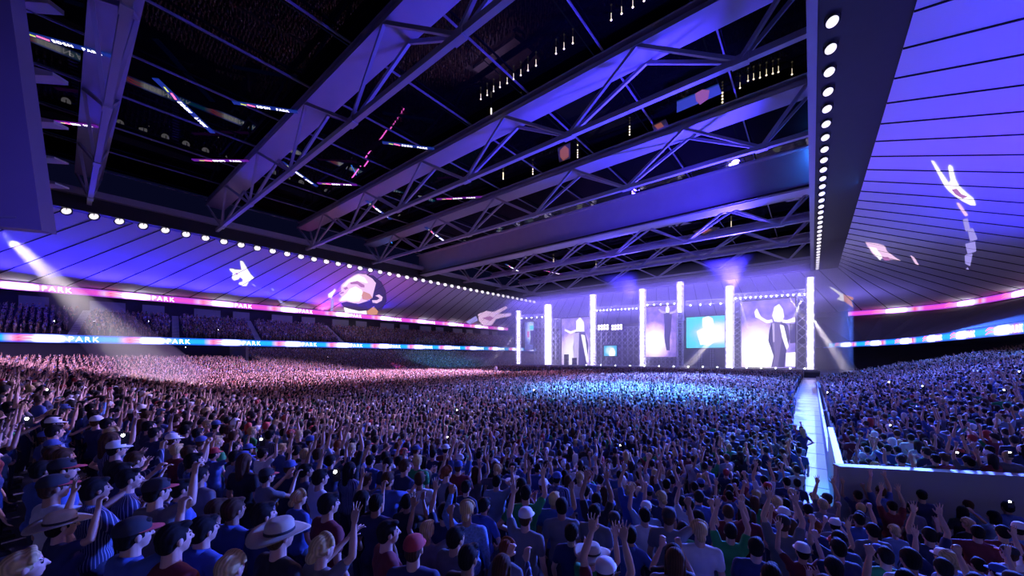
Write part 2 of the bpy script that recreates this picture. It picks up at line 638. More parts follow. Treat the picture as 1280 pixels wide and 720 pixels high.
tag(mb.build('wall_back', M['dark_concrete']), 'dark wall at the far end beyond the stage', 'wall', kind='structure')
# lit stairways up the left middle tier
for sy, wh in ((1.5, 'nearest the hanging board'), (17.5, 'second from the hanging board'), (34.5, 'third from the hanging board'), (58.0, 'nearest the stage')):
    mb = MB()
    for k in range(22):
        mb.box((-118.6 - 0.85 * k, sy + 0.12 * k, 9.42 + 0.31 * k), (0.42, 1.3, 0.16))
    st = mb.build('trim_stairs', M['white_wall'])
    tag(st, f'pale stairway climbing the left middle tier, {wh}', 'stairs', kind='structure')


# ------------------------------------------------------------------ LED ribbon boards
def ribbon_mat(name, base, edge, hot, L, s0, gain):
    m = bpy.data.materials.new(name)
    m.use_nodes = True
    nt = m.node_tree
    lk = nt.links
    b = nt.nodes['Principled BSDF']
    b.inputs['Base Color'].default_value = (0.02, 0.02, 0.02, 1)
    uv = nd(m, 'ShaderNodeUVMap', uv_map='run')
    sp = nd(m, 'ShaderNodeSeparateXYZ')
    lk.new(uv.outputs[0], sp.inputs[0])
    a = nd(m, 'ShaderNodeMath', operation='SUBTRACT'); a.inputs[1].default_value = s0
    lk.new(sp.outputs[0], a.inputs[0])
    q = nd(m, 'ShaderNodeMath', operation='DIVIDE'); q.inputs[1].default_value = L
    lk.new(a.outputs[0], q.inputs[0])
    fr = nd(m, 'ShaderNodeMath', operation='FRACT')
    lk.new(q.outputs[0], fr.inputs[0])
    cr = nd(m, 'ShaderNodeValToRGB')
    e = cr.color_ramp.elements
    e[0].position, e[0].color = 0.0, (*base, 1)
    e[1].position, e[1].color = 1.0, (*base, 1)
    for p, c in ((0.10, base), (0.17, (0.9, 0.55, 1.0)), (0.23, (1.0, 0.12, 0.35)), (0.30, (0.8, 0.7, 1.0)), (0.36, hot), (0.56, hot), (0.64, [0.5 * (x + y) for x, y in zip(base, hot)]), (0.80, base)):
        el = e.new(p); el.color = (*c, 1)
    lk.new(fr.outputs[0], cr.inputs[0])
    # deeper colour towards the two long edges of the board
    vr = nd(m, 'ShaderNodeValToRGB')
    ve = vr.color_ramp.elements
    ve[0].position, ve[0].color = 0.0, (0, 0, 0, 1)
    ve[1].position, ve[1].color = 1.0, (0, 0, 0, 1)
    for p in (0.30, 0.70):
        el = ve.new(p); el.color = (1, 1, 1, 1)
    lk.new(sp.outputs[1], vr.inputs[0])
    mx = nd(m, 'ShaderNodeMix', data_type='RGBA')
    mx.inputs[6].default_value = (*edge, 1)
    lk.new(vr.outputs[0], mx.inputs[0])
    lk.new(cr.outputs[0], mx.inputs[7])
    lk.new(mx.outputs[2], b.inputs['Emission Color'])
    # the hot patches run brighter
    cr2 = nd(m, 'ShaderNodeValToRGB')
    e2 = cr2.color_ramp.elements
    e2[0].position, e2[0].color = 0.0, (gain * .06,) * 3 + (1,)
    e2[1].position, e2[1].color = 1.0, (gain * .06,) * 3 + (1,)
    for p, v in ((0.33, .07), (0.38, .2), (0.55, .2), (0.62, .07)):
        el = e2.new(p); el.color = (gain * v,) * 3 + (1,)
    lk.new(fr.outputs[0], cr2.inputs[0])
    ml = nd(m, 'ShaderNodeMath', operation='MULTIPLY'); ml.inputs[1].default_value = 10.0
    lk.new(cr2.outputs[0], ml.inputs[0])
    lk.new(ml.outputs[0], b.inputs['Emission Strength'])
    return m


def ribbon(name, label, P, zc, h, m, flip, group, letters):
    """P runs so that arc length grows with +Y on the left side; flip turns the lit face"""
    L = path_len(P)
    n = len(P)
    root = thing(name, label, 'LED board', (P[n // 2][0], P[n // 2][1], zc), group)
    base = Vector(root.location)
    # offsets outward for the back of the case
    vs, fs, uvs = [], [], []
    offs = []
    for i in range(n):
        p, q = Vector(P[max(i - 1, 0)]), Vector(P[min(i + 1, n - 1)])
        d = (q - p).normalized()
        o = Vector((d.y, -d.x)) * (1 if flip else -1)
        offs.append(o * 0.35)
    me = bpy.data.meshes.new('screen')
    V = []
    for i in range(n):
        V.append(Vector((P[i][0], P[i][1], zc - h / 2)) - base)
        V.append(Vector((P[i][0], P[i][1], zc + h / 2)) - base)
    FA = []
    for i in range(n - 1):
        f = (2 * i, 2 * i + 2, 2 * i + 3, 2 * i + 1)
        FA.append(f if not flip else f[::-1])
    me.from_pydata(V, [], FA)
    ul = me.uv_layers.new(name='run')
    for lp in me.loops:
        ul.data[lp.index].uv = (L[lp.vertex_index // 2], lp.vertex_index % 2)
    me.materials.append(m)
    o = bpy.data.objects.new('screen', me)
    COL.objects.link(o); o.parent = root
    mb = MB()
    for i in range(n - 1):
        a0 = Vector((P[i][0], P[i][1], 0)); a1 = Vector((P[i + 1][0], P[i + 1][1], 0))
        o0, o1 = Vector((*offs[i], 0)), Vector((*offs[i + 1], 0))
        z0, z1 = Vector((0, 0, zc - h / 2 - .05)), Vector((0, 0, zc + h / 2 + .05))
        c = [a0 + o0 * .06 + z0, a1 + o1 * .06 + z0, a1 + o1 + z0, a0 + o0 + z0, a0 + o0 * .06 + z1, a1 + o1 * .06 + z1, a1 + o1 + z1, a0 + o0 + z1]
        mb.hexa([x - base for x in c])
    mb.build('case', M['rig_black'], root)
    # lettering
    per, s0, size = letters
    tms = {q: text_mesh(q, size) for q in ('EDEN', 'PARK')}
    k = math.ceil((0 - s0) / per)
    while s0 + per * (k + 1) < L[-1]:
        for body, fr, mm in (('EDEN', 0.37, M['white_text']), ('PARK', 0.64, M['white_text']), ('~', 0.18, M['red_led'])):
            s = s0 + per * (k + fr)
            if s < 0 or s > L[-1] - per * .6:
                continue
            p = path_at(P, L, s)
            q = path_at(P, L, s + per * .3)
            d = (q - p).normalized()
            if flip:
                d, p = -d, path_at(P, L, s0 + per * (k + 1.0 - fr))
            nrm = d.cross(Vector((0, 0, 1)))
            me2 = tms[body] if body != '~' else swoosh_mesh(size)
            t = bpy.data.objects.new('lettering' if body != '~' else 'logo_swoosh', me2)
            if not me2.materials:
                me2.materials.append(mm)
            COL.objects.link(t); t.parent = root
            mw = Matrix((d, Vector((0, 0, 1)), nrm)).transposed().to_4x4()
            mw.translation = p + nrm * 0.05 + Vector((0, 0, zc - size * .36)) - base
            t.matrix_local = mw
        k += 1
    return root


_tm = {}
def text_mesh(body, size):
    if (body, size) in _tm:
        return _tm[body, size]
    cu = bpy.data.curves.new('lettering', 'FONT')
    cu.body = body
    cu.size = size
    cu.extrude = 0.02
    cu.space_character = 1.25
    cu.resolution_u = 3
    ob = bpy.data.objects.new('lettering_source', cu)
    COL.objects.link(ob)
    dg = bpy.context.evaluated_depsgraph_get()
    me = bpy.data.meshes.new_from_object(ob.evaluated_get(dg))
    bpy.data.objects.remove(ob)
    bpy.data.curves.remove(cu)
    _tm[body, size] = me
    return me


def swoosh_mesh(size):
    if ('~', size) in _tm:
        return _tm['~', size]
    mb = MB()
    n = 8
    for dz in (0.0, 0.38):
        pts = [(1.9 * size * i / n, (0.10 + dz + 0.30 * math.sin(i / n * 2.6)) * size, 0) for i in range(n + 1)]
        lo = [(x, y - 0.16 * size * math.sin(math.pi * (0.12 + 0.8 * i / n)), 0) for i, (x, y, _) in enumerate(pts)]
        mb.prism(lo + pts[::-1], (0, 0, 0.04))
    _tm['~', size] = mb.mesh('logo_swoosh')
    return _tm['~', size]


low_m = ribbon_mat('ribbon_led_blue', (0.02, 0.55, 1.0), (0.01, 0.05, 0.9), (1.0, 1.0, 1.0), 14.8, -8.5 + 45, 1.6)
upp_m = ribbon_mat('ribbon_led_magenta', (1.0, 0.10, 0.75), (0.45, 0.05, 0.9), (1.0, 0.95, 1.0), 18.3, -14.5 + 45, 1.5)
low_r = ribbon_mat('ribbon_led_blue_right', (0.02, 0.55, 1.0), (0.01, 0.05, 0.9), (1.0, 1.0, 1.0), 14.8, 0, 1.6)
upp_r = ribbon_mat('ribbon_led_magenta_right', (1.0, 0.10, 0.75), (0.45, 0.05, 0.9), (1.0, 0.95, 1.0), 18.3, 5, 1.5)
ribbon('led_ribbon_board', 'long cyan and blue LED ribbon along the front of the left middle tier', [(-117.6, -45 + 5 * i) for i in range(43)], 8.5, 1.7, low_m, False, 'LED ribbon boards', (14.8, 36.5, 1.5))
ribbon('led_ribbon_board', 'long magenta LED ribbon under the left roof canopy', [(-137.6, -45 + 5 * i) for i in range(43)], 20.66, 1.75, upp_m, False, 'LED ribbon boards', (18.3, 30.5, 1.6))
UR = [(41.6, -45), (41.6, 20), (41.6, 80), (41.6, 120), (41.6, 138), (41.0, 146), (39.9, 154), (38.3, 161), (36.1, 167.8), (33.6, 172.8), (30.7, 176.6), (25.5, 180), (20, 182.5), (14, 184.2), (10.4, 185)]
ribbon('led_ribbon_board', 'curved magenta LED ribbon under the right roof canopy', UR, 20.66, 1.75, upp_r, True, 'LED ribbon boards', (18.3, 5, 1.6))
LRs = [(23, -45), (22.3, 40), (21.5, 60), (20.5, 76), (19.6, 100), (18.3, 119), (16.4, 129), (14.0, 138), (11.7, 145), (9, 152), (6, 157.5), (3.4, 162)]
ribbon('led_ribbon_board', 'curved cyan and blue LED ribbon over the right stand', [(p[0] - .4, p[1]) for p in LRs], 8.5, 1.5, low_r, True, 'LED ribbon boards', (14.8, 0, 1.4))


# ================================================================== ROOF STEEL
def girder_truss(y, n):
    root = thing('roof_truss', None, 'roof truss', (-95, y, 36), 'roof trusses spanning the opening')
    mb = MB()
    mb.box((47.5, 0, 0.55), (95, 2.9, 0.16))
    mb.box((47.5, 0, 0.0), (95, 1.5, 1.1))
    mb.box((47.5, 0, -0.6), (95, 3.1, 0.16))
    mb.box((47.5, -1.5, -0.42), (95, 0.10, 0.45))
    mb.box((47.5, 1.5, -0.42), (95, 0.10, 0.45))
    mb.build('girder', M['steel'], root)
    zc = -5.6
    mb = MB()
    mb.box((47.5, 0, zc), (95, 0.55, 0.55))
    mb.build('bottom_chord', M['steel'], root)
    xs = [95 - 4.8 - 16.95 * k for k in range(6)]
    for k, x in enumerate(xs):
        for sx in (-8.5, 8.5):
            gx = min(max(x + sx, 0.4), 94.6)
            mb = MB()
            for sy in (-1.35, 1.35):
                mb.bar((x, 0.15 * (1 if sy > 0 else -1), zc), (gx, sy, -0.6), 0.30, 0.34)
            mb.build('web_member', M['steel'], root)
        mb = MB()
        mb.box((x, 0, zc), (1.3, 0.7, 0.75))
        mb.build('node_plate', M['steel'], root)
    return root


TY = [3, 20, 37, 54, 88, 105, 122]
tl = ['dark steel roof truss behind the hanging purple board, nearest of the trusses',
      'long steel roof truss just beyond the dark first truss by the hanging board',
      'third roof truss in depth, bright blue, running from the left lamps to the top edge',
      'blue lit steel roof truss just before the deep solid plate beam',
      'steel roof truss right behind the deep solid plate beam',
      'dim steel roof truss second behind the deep solid plate beam',
      'dim steel roof truss over the stage, last before the far canopy']
proto = girder_truss(TY[0], 0)
proto['label'] = tl[0]
for y, lb in list(zip(TY, tl))[1:]:
    c = copy_tree(proto)
    c.location.y = y
    c['label'] = lb
# the deep plate beam
root = thing('plate_beam', 'deep solid plate beam with flanges spanning the roof opening', 'roof beam', (-95, 71, 36))
mb = MB(); mb.box((47.5, 0, -3.0), (95, 0.9, 6.0)); mb.build('web_plate', M['steel'], root)
mb = MB(); mb.box((47.5, 0, 0.1), (95, 2.6, 0.25)); mb.build('top_flange', M['steel'], root)
mb = MB(); mb.box((47.5, 0, -6.1), (95, 2.4, 0.3)); mb.box((47.5, -1.1, -5.7), (95, 0.12, 0.7)); mb.build('bottom_flange', M['steel'], root)
mb = MB(); mb.bar((0, -1.6, -6.0), (95, -1.6, -6.0), 0.35); mb.build('cable_tray', M['rig_black'], root)
# thin ties running down the length of the roof
for k in range(10):
    x = -7.2 - 9.75 * k
    mb = MB()
    mb.bar((x, -30, 36.9), (x, 134, 36.9), 0.15, 0.18)
    o = mb.build('roof_tie', M['tie'])
    tag(o, f'thin steel roof tie running lengthwise above the trusses, {ordinal(k + 1)} from the right roof edge', 'roof tie', 'thin ties over the trusses')


# floodlights along both edges
def make_flood(tilt):
    root = thing('floodlight', None, 'floodlight')
    rot = Euler(tilt).to_matrix()
    mb = MB()
    prof = [(0.30, -0.55), (0.62, -0.35), (0.74, 0.0), (0.74, 0.06), (0.66, 0.06), (0.60, -0.02)]
    mb.lathe(prof, n=20)
    mb.v = [tuple(rot @ Vector(v)) for v in mb.v]
    mb.build('housing', M['rig_black'], root, True)
    mb = MB()
    mb.lathe([(0.58, -0.02), (0.57, 0.05), (0.36, 0.12), (0.02, 0.15)], n=20)
    mb.v = [tuple(rot @ Vector(v)) for v in mb.v]
    mb.build('lens', M['flood'], root, True)
    mb = MB()
    mb.bar((-0.7, 0, 0), (-0.7, 0, 0.75), 0.10)
    mb.bar((0.7, 0, 0), (0.7, 0, 0.75), 0.10)
    mb.bar((-0.75, 0, 0.75), (0.75, 0, 0.75), 0.10)
    mb.build('yoke', M['rig_black'], root)
    return root


fl = make_flood((R(70), 0, R(62)))
NL = 45
for k in range(NL):
    o = fl if k == 0 else copy_tree(fl)
    o.location = (-93.9, 0.6 + 2.95 * k, 28.55)
    o['group'] = 'floodlights along the left roof edge'
    o['label'] = f'round white floodlight under left roof edge, {ordinal(k + 1)} in row from hanging board'
fr = make_flood((R(150), 0, R(20)))
NRt = 37
for k in range(NRt):
    o = fr if k == 0 else copy_tree(fr)
    o.location = (1.12, 22.7 + 2.98 * k, 28.72)
    o.scale = (0.62, 0.62, 0.62)
    o['group'] = 'floodlights under the right soffit'
    o['label'] = f'round white floodlight under right black soffit, {ordinal(k + 1)} in row from top'

# reflections in the glass roof, imitated by small glowing objects beneath it
def on_z(px, py, z):
    return at_plane(px, py, (0, 0, z), (0, 0, 1))


STRIP_B = mat('roof_strip_blue', (0.01, 0.01, 0.02), 0.5, 0, (0.01, 0.06, 0.55), 0.35, sample=False)
STRIP_P = mat('roof_strip_purple', (0.01, 0.01, 0.02), 0.5, 0, (0.22, 0.01, 0.45), 0.5, sample=False)
YEL = mat('led_yellow', (0.3, 0.3, 0.02), 0.5, 0, (0.7, 0.8, 0.05), 1.2, sample=False)
STRIP_REFLECTIONS = [((17, 37), (143, 71), 'B', 'uppermost, left of the dark first truss'), ((70, 152), (122, 158), 'P', 'short one between two blue fins and first truss'),
          ((194, 98), (266, 166), 'B', 'steeply slanting one right of the dark first truss'), ((291, 128), (372, 140), 'B', 'left of the second truss, higher of two'),
          ((241, 200), (311, 201), 'P', 'purple one left of the second truss'), ((352, 202), (396, 233), 'B', 'slanting one just right of the second truss'),
          ((397, 229), (446, 231), 'P', 'purple one below the second truss'), ((478, 178), (543, 186), 'B', 'blue one left of the third truss'),
          ((458, 251), (488, 274), 'B', 'slanting one below the third truss'), ((546, 249), (602, 246), 'P', 'purple one between third and fourth trusses'),
          ((532, 284), (558, 303), 'B', 'slanting one below the fourth truss'), ((632, 330), (650, 340), 'B', 'tiny slanting one under the plate beam'), ((680, 338), (702, 343), 'P', 'tiny one under the plate beam beside warm lamps')]
for (ax, ay), (bx, by), kd, lb in STRIP_REFLECTIONS:  # glowing boards that imitate ribbon reflections in the glass
    a, b = on_z(ax, ay, 35.2), on_z(bx, by, 35.2)
    root = thing('roof_led_strip', f'narrow lit LED strip under the glass roof, {lb}', 'LED strip', a, 'LED strips under the glass roof')
    d = b - a
    L = d.length
    dn = d.normalized()
    w = max(0.55, L * 0.062)
    s = dn.cross(Vector((0, 0, 1))).normalized()
    mb = MB(); mb.bar((0, 0, 0), d, w, 0.1); mb.build('board', STRIP_B if kd == 'B' else STRIP_P, root)
    # lettering reads along the strip when looked at from below
    for body, fr in (('EDEN', 0.36), ('PARK', 0.66)):
        me = text_mesh(body, 1.0)
        if not me.materials:
            me.materials.append(M['white_text'])
        t = bpy.data.objects.new('lettering', me)
        COL.objects.link(t); t.parent = root
        k = w * 0.95
        mw = Matrix((dn * (L * 0.072), -s * k if s.y > 0 else s * k, Vector((0, 0, -k)))).transposed().to_4x4()
        mw.translation = d * fr + s * (w * .3 if s.y > 0 else -w * .3) + Vector((0, 0, -0.09))
        t.matrix_local = mw
    mb = MB(); mb.bar(d * 0.22 + s * w * .2 + Vector((0, 0, -.08)), d * 0.33 - s * w * .2 + Vector((0, 0, -.08)), w * .3, .03); mb.build('logo_swoosh', M['red_led'], root)
    mb = MB(); mb.bar(d * 0.12 + s * w * .1 + Vector((0, 0, -.08)), d * 0.2 - s * w * .1 + Vector((0, 0, -.08)), w * .25, .03); mb.build('logo_swoosh', YEL, root)
WARM = mat('warm_lamp', (1, 0.9, 0.7), 0.4, 0, (1.0, 0.85, 0.5), 1.6, sample=False)
LAMP_REFLECTIONS = [(764, 25), (777, 17), (791, 9), (805, 1), (695, 67), (705, 61), (716, 54), (670, 82), (660, 88), (651, 94), (642, 99), (634, 104), (625, 109), (617, 114), (609, 119), (601, 124),
         (935, 101), (942, 99), (950, 97), (958, 94), (966, 92), (973, 90), (925, 110), (990, 93)]
for k, (px, py) in enumerate(LAMP_REFLECTIONS):  # glowing dots that imitate lamp reflections in the glass
    p = on_z(px, py, 36.6)
    mb = MB(); mb.ell((0, 0, 0), (0.10, 0.10, 0.08), 8, 6); mb.box((0, 0, 0.36), (0.03, 0.03, 0.62))
    o = mb.build('roof_lamp', WARM); o.location = p
    tag(o, f'tiny warm lamp dot under the dark glass roof, {ordinal(k + 1)} of the dots', 'lamp', 'tiny lamps under the glass roof')
COLS = [(629, 220, 9, 'left of the orange picture, lowest'), (666, 210, 18, 'below left of the small orange picture'), (722, 189, 18, 'just right of the small orange picture'), (787, 160, 20, 'left of the blue roof screen'), (903, 118, 24, 'right edge of the blue roof screen'),
        (651, 133, 8, 'over the third truss, higher one'), (614, 139, 7, 'over the third truss, lower one'), (692, 322, 12, 'under the plate beam, nearest the tower tops'), (914, 278, 12, 'under the plate beam at its right end'), (745, 330, 9, 'under the plate beam, middle one')]
for k, (px, py, h, lb) in enumerate(COLS):  # glowing columns on added cables, imitating reflected rows of lamps
    p = on_z(px, py + h / 2, 35.9)
    q = at_plane(px, py - h / 2, p, (-SN, CS, 0))
    root = thing('lamp_string', f'short string of warm lamps, {lb}', 'lamp string', p, 'lamp strings under the roof')
    mb = MB(); mb.bar((0, 0, 0), q - p, 0.05); mb.bar(q - p, (q.x - p.x, q.y - p.y, 37.34 - p.z), 0.04); mb.build('cable', M['rig_black'], root)
    r_ = max(0.1, (q - p).length / 22)
    for j in range(6):
        mb = MB(); mb.ell((q - p) * ((j + .5) / 6), (r_, r_, r_ * 1.2), 8, 6); mb.build('bulb', WARM, root)
def glow(name, c, s=1.0):
    return mat(name, (0.02, 0.02, 0.02), 0.8, 0, c, s, sample=False)


P_DK_R = glow('roof_screen_dark', (0.02, 0.012, 0.03), 0.5)
FIRE = glow('picture_fire', (0.75, 0.20, 0.06), 0.32)
RB_ = glow('roof_screen_blue', (0.03, 0.08, 0.45), 0.4)


def roof_screen_reflection(poly, m, lb, figs):  # glowing panels that imitate stage screens mirrored in the glass
    z = 35.6
    o = on_z(*poly[0], z)
    root = thing('roof_screen', lb, 'video screen', o, 'small screens under the roof')
    mb = MB(); mb.prism([on_z(x, y, z) - o for x, y in poly], (0, 0, 0.15)); mb.build('display', m, root)
    for f in figs:
        mb = MB(); mb.prism([on_z(x, y, z - .03) - o for x, y in f], (0, 0, 0.02)); mb.build('picture_figure', FIRE, root)


roof_screen_reflection([(846, 128), (898, 106), (902, 117), (846, 141)], RB_, 'small blue screen with an orange figure under the roof, between third and fourth trusses', [[(869, 117), (878, 112), (887, 113), (885, 124), (875, 131), (870, 126)]])
roof_screen_reflection([(697, 186), (713, 179), (713, 198), (699, 203)], P_DK_R, 'small dark screen with an orange figure under the roof, left of a lamp string', [[(700, 188), (706, 182), (711, 186), (711, 196), (704, 201), (700, 196)]])
roof_screen_reflection([(815, 158), (832, 150), (836, 158), (818, 165)], P_DK_R, 'small dim screen with orange specks under the roof, before the fourth truss', [[(818, 157), (826, 153), (830, 158), (822, 162)]])
roof_screen_reflection([(866, 290), (886, 283), (900, 285), (880, 295)], P_DK_R, 'small dim screen with an orange glow beneath the plate beam', [[(870, 290), (880, 285), (890, 287), (880, 292)]])

# hanging board in the upper left corner
D0 = 27.0
root = thing('hanging_board', 'large plain purple grey board hanging in the upper left corner', 'board', at_depth(26, 285, D0))
base = Vector(root.location)
fwd = Vector((-SN, CS, 0))
pts = [at_depth(-130, 272, D0), at_depth(52, 288, D0), at_depth(3, -70, D0), at_depth(-130, -70, D0)]
mb = MB(); mb.prism([p - base for p in pts], fwd * 0.9); mb.build('panel', M['board'], root)
mb = MB(); mb.bar(at_depth(-120, 268, D0 - .08) - base, at_depth(20, 271.5, D0 - .08) - base, 0.12); mb.build('edge_strip', M['steel'], root)
mb = MB()
for q in (-60, -20):
    mb.bar(at_depth(q, -70, D0 + .4) - base, at_depth(q, -140, D0 + .4) - base, 0.2)
mb.build('hanger', M['rig_black'], root)
# blue fins poking out behind it
for k, (x1, y0, y1, yt) in enumerate(((178, -6, 4, -2), (66, 74, 95, 90), (67, 139, 153, 150), (68, 187, 198, 196), (69, 221, 230, 228))):
    dd = 33.0 + 1.2 * k
    P = [at_depth(-20, y0 - 8, dd), at_depth(-20, y1 - 6, dd), at_depth(x1 if k else 60, y1, dd), at_depth(x1 if k else 60, yt, dd)]
    mb = MB(); mb.prism(P, fwd * 1.2)
    o = mb.build('roof_fin', M['membrane'])
    tag(o, f'pale blue pointed roof fin sticking out beside the hanging purple board, {ordinal(k + 1)} from the top', 'roof fin', 'fins beside the hanging board')

# ------------------------------------------------------------------ pictures shown on the roof canopies
SL_L = (INZ - OUTZ) / 43.0
SL_R = -(INZ - OUTZ) / 36.5
SL_B = -(INZ - OUTZ) / 52.0


def on_canopy(px, py, side):
    if side == 'L':
        n = Vector((-SL_L, 0, 1)).normalized(); p = Vector((-95, 0, INZ))
    elif side == 'R':
        n = Vector((-SL_R, 0, 1)).normalized(); p = Vector((5.5, 0, INZ))
    else:
        n = Vector((0, -SL_B, 1)).normalized(); p = Vector((0, 133.4, INZ))
    return at_plane(px, py, p - n * 0.08, n), n


def pic(name, mats, root, side, poly, ox, oy, sc, lift=0.0):
    pts, n = [], None
    for x, y in poly:
        p, n = on_canopy(ox + x / sc, oy + y / sc, side)
        pts.append(p - n * lift - Vector(root.location))
    mb = MB(); mb.prism(pts, n * -0.012)
    mb.build(name, mats, root)


P_W = glow('picture_white', (1.0, 0.94, 1.0), 1.15)
P_PINK = glow('picture_pink', (0.95, 0.62, 0.95), 0.95)
P_ROSE = glow('picture_rose', (0.55, 0.20, 0.55), 0.8)
P_OR = glow('picture_orange', (0.95, 0.42, 0.30), 0.7)
P_DK = glow('picture_dark_violet', (0.05, 0.03, 0.14), 0.8)
P_LIL = glow('picture_lilac', (0.42, 0.36, 0.98), 0.85)


def pic_root(lb, px, py, side):
    p, n = on_canopy(px, py, side)
    return thing('projected_picture', lb, 'projected picture', p, 'pictures projected on the canopies')


r = pic_root('white picture of a hand making a V sign, on the left roof canopy', 302, 343, 'L')
pic('hand', P_W, r, 'L', [(310, 165), (345, 175), (385, 240), (415, 295), (445, 340), (490, 385), (450, 410), (420, 440), (390, 490), (345, 490), (290, 465), (300, 445), (340, 435), (345, 405), (310, 375), (285, 405), (230, 420), (205, 390), (210, 350), (220, 325), (180, 290), (175, 270), (215, 268), (240, 280), (330, 285), (318, 230)], 270, 310, 10.29)
pic('palm_shadow', P_ROSE, r, 'L', [(250, 318), (280, 322), (282, 340), (258, 342)], 270, 310, 10.29, .02)
for q in ([(460, 452), (520, 490), (500, 497), (465, 470)], [(715, 510), (755, 545), (735, 555), (712, 530)], [(650, 560), (690, 590), (672, 596)], [(790, 650), (850, 690), (890, 720), (830, 712)], [(560, 510), (590, 530), (572, 540)]):
    pic('sleeve', P_LIL, r, 'L', q, 270, 310, 10.29)

r = pic_root('picture of a singer\'s upturned face in pink and white, on the left roof canopy', 447, 368, 'L')
o9 = (400, 330, 9.0)
pic('hair', P_DK, r, 'L', [(520, 118), (600, 130), (690, 200), (740, 300), (750, 420), (690, 520), (650, 530), (560, 400), (600, 300), (620, 210)], *o9)
pic('face', P_PINK, r, 'L', [(430, 110), (520, 120), (590, 165), (630, 215), (600, 330), (590, 380), (520, 420), (440, 445), (370, 440), (300, 420), (240, 430), (205, 420), (215, 390), (245, 365), (220, 345), (215, 320), (240, 305), (235, 265), (240, 235), (310, 175), (380, 130)], *o9, .02)
pic('highlight', P_W, r, 'L', [(430, 120), (500, 150), (540, 210), (520, 215), (420, 185), (330, 205), (290, 250), (250, 250), (310, 185), (380, 140)], *o9, .04)
pic('highlight', P_W, r, 'L', [(330, 280), (400, 250), (470, 290), (480, 350), (440, 420), (370, 425), (300, 405), (225, 415), (250, 370), (300, 330)], *o9, .04)
pic('eye', P_ROSE, r, 'L', [(262, 270), (300, 255), (318, 270), (285, 290)], *o9, .06)
pic('eyebrow', P_ROSE, r, 'L', [(340, 205), (420, 190), (500, 235), (500, 262), (460, 258), (420, 225), (345, 225)], *o9, .06)
pic('mouth', P_ROSE, r, 'L', [(222, 322), (262, 308), (272, 322), (232, 338)], *o9, .06)
pic('cheek', P_OR, r, 'L', [(490, 305), (560, 335), (590, 380), (535, 405), (478, 395), (468, 350)], *o9, .06)
pic('beard', P_DK, r, 'L', [(235, 440), (300, 422), (430, 450), (530, 420), (590, 400), (640, 450), (540, 520), (440, 528), (330, 502), (268, 482)], *o9, .06)
pic('neck', P_W, r, 'L', [(270, 485), (340, 505), (440, 530), (520, 525), (530, 580), (450, 605), (290, 590), (280, 540)], *o9, .02)
pic('neck_shade', P_OR, r, 'L', [(545, 470), (600, 480), (655, 530), (640, 570), (540, 572), (527, 530)], *o9, .04)
pic('ear', P_PINK, r, 'L', [(620, 355), (665, 340), (705, 370), (695, 410), (640, 440), (590, 435), (585, 405), (640, 405), (670, 385), (650, 368)], *o9, .06)
pic('raised_hand', P_W, r, 'L', [(90, 340), (150, 300), (165, 275), (178, 300), (145, 345), (132, 390), (95, 372)], *o9)
pic('microphone', P_LIL, r, 'L', [(130, 395), (150, 390), (160, 430), (140, 560), (115, 560), (125, 430)], *o9)

r = pic_root('pale picture of a pointing hand on the left roof canopy near the stage', 616, 396, 'L')
pic('hand', P_PINK, r, 'L', [(790, 612), (830, 595), (870, 600), (930, 570), (938, 580), (890, 610), (955, 606), (955, 620), (880, 635), (860, 665), (820, 670), (795, 645)], 400, 240, 4.0)
pic('hand_shade', P_ROSE, r, 'L', [(810, 630), (850, 620), (870, 630), (850, 645)], 400, 240, 4.0, .02)
pic('sleeve', P_LIL, r, 'L', [(730, 650), (780, 620), (790, 642), (750, 662)], 400, 240, 4.0)

o3 = (1060, 180, 3.275)
r = pic_root('white picture of a hand making a V sign, on the right roof canopy', 1190, 230, 'R')
pic('hand', P_W, r, 'R', [(340, 68), (352, 72), (385, 120), (412, 160), (420, 150), (410, 95), (415, 85), (428, 95), (440, 145), (455, 172), (490, 205), (515, 225), (523, 252), (500, 250), (470, 235), (440, 215), (415, 195), (395, 172)], *o3)
pic('palm_shadow', P_ROSE, r, 'R', [(425, 186), (445, 182), (465, 205), (490, 214), (470, 222), (440, 205)], *o3, .03)
pic('wrist', P_PINK, r, 'R', [(443, 240), (455, 242), (492, 292), (480, 296), (455, 262)], *o3)
for q in ([(470, 310), (490, 305), (500, 350), (482, 360)], [(490, 350), (512, 345), (530, 390), (500, 400)], [(480, 410), (520, 400), (525, 440), (490, 450)], [(478, 455), (510, 450), (500, 500), (480, 490)], [(400, 540), (418, 545), (412, 556)], [(430, 520), (446, 530), (440, 545)], [(470, 520), (490, 505), (500, 520), (488, 530)]):
    pic('sleeve', P_LIL, r, 'R', q, *o3)
r = pic_root('picture of a singer\'s tilted face in pink and white, on the right roof canopy', 1120, 335, 'R')
pic('face', P_PINK, r, 'R', [(70, 402), (120, 408), (150, 418), (160, 440), (200, 468), (240, 492), (272, 530), (258, 575), (220, 562), (180, 528), (140, 492), (100, 448)], *o3)
pic('highlight', P_W, r, 'R', [(85, 420), (115, 425), (140, 460), (190, 500), (245, 545), (252, 568), (220, 556), (180, 522), (140, 486), (105, 446)], *o3, .02)
pic('eye', P_ROSE, r, 'R', [(138, 462), (165, 462), (176, 478), (150, 476)], *o3, .04)
pic('mouth', P_ROSE, r, 'R', [(185, 512), (212, 512), (225, 535), (200, 532)], *o3, .04)
pic('beard', P_DK, r, 'R', [(272, 530), (300, 500), (345, 520), (320, 560), (300, 590), (262, 575)], *o3, .01)
pic('cheek', P_OR, r, 'R', [(312, 520), (345, 520), (368, 560), (345, 585), (328, 552)], *o3, .03)
pic('neck', P_W, r, 'R', [(298, 590), (340, 566), (382, 595), (366, 622), (330, 606)], *o3, .03)
pic('ear', P_PINK, r, 'R', [(255, 455), (272, 465), (292, 497), (276, 490)], *o3, .03)
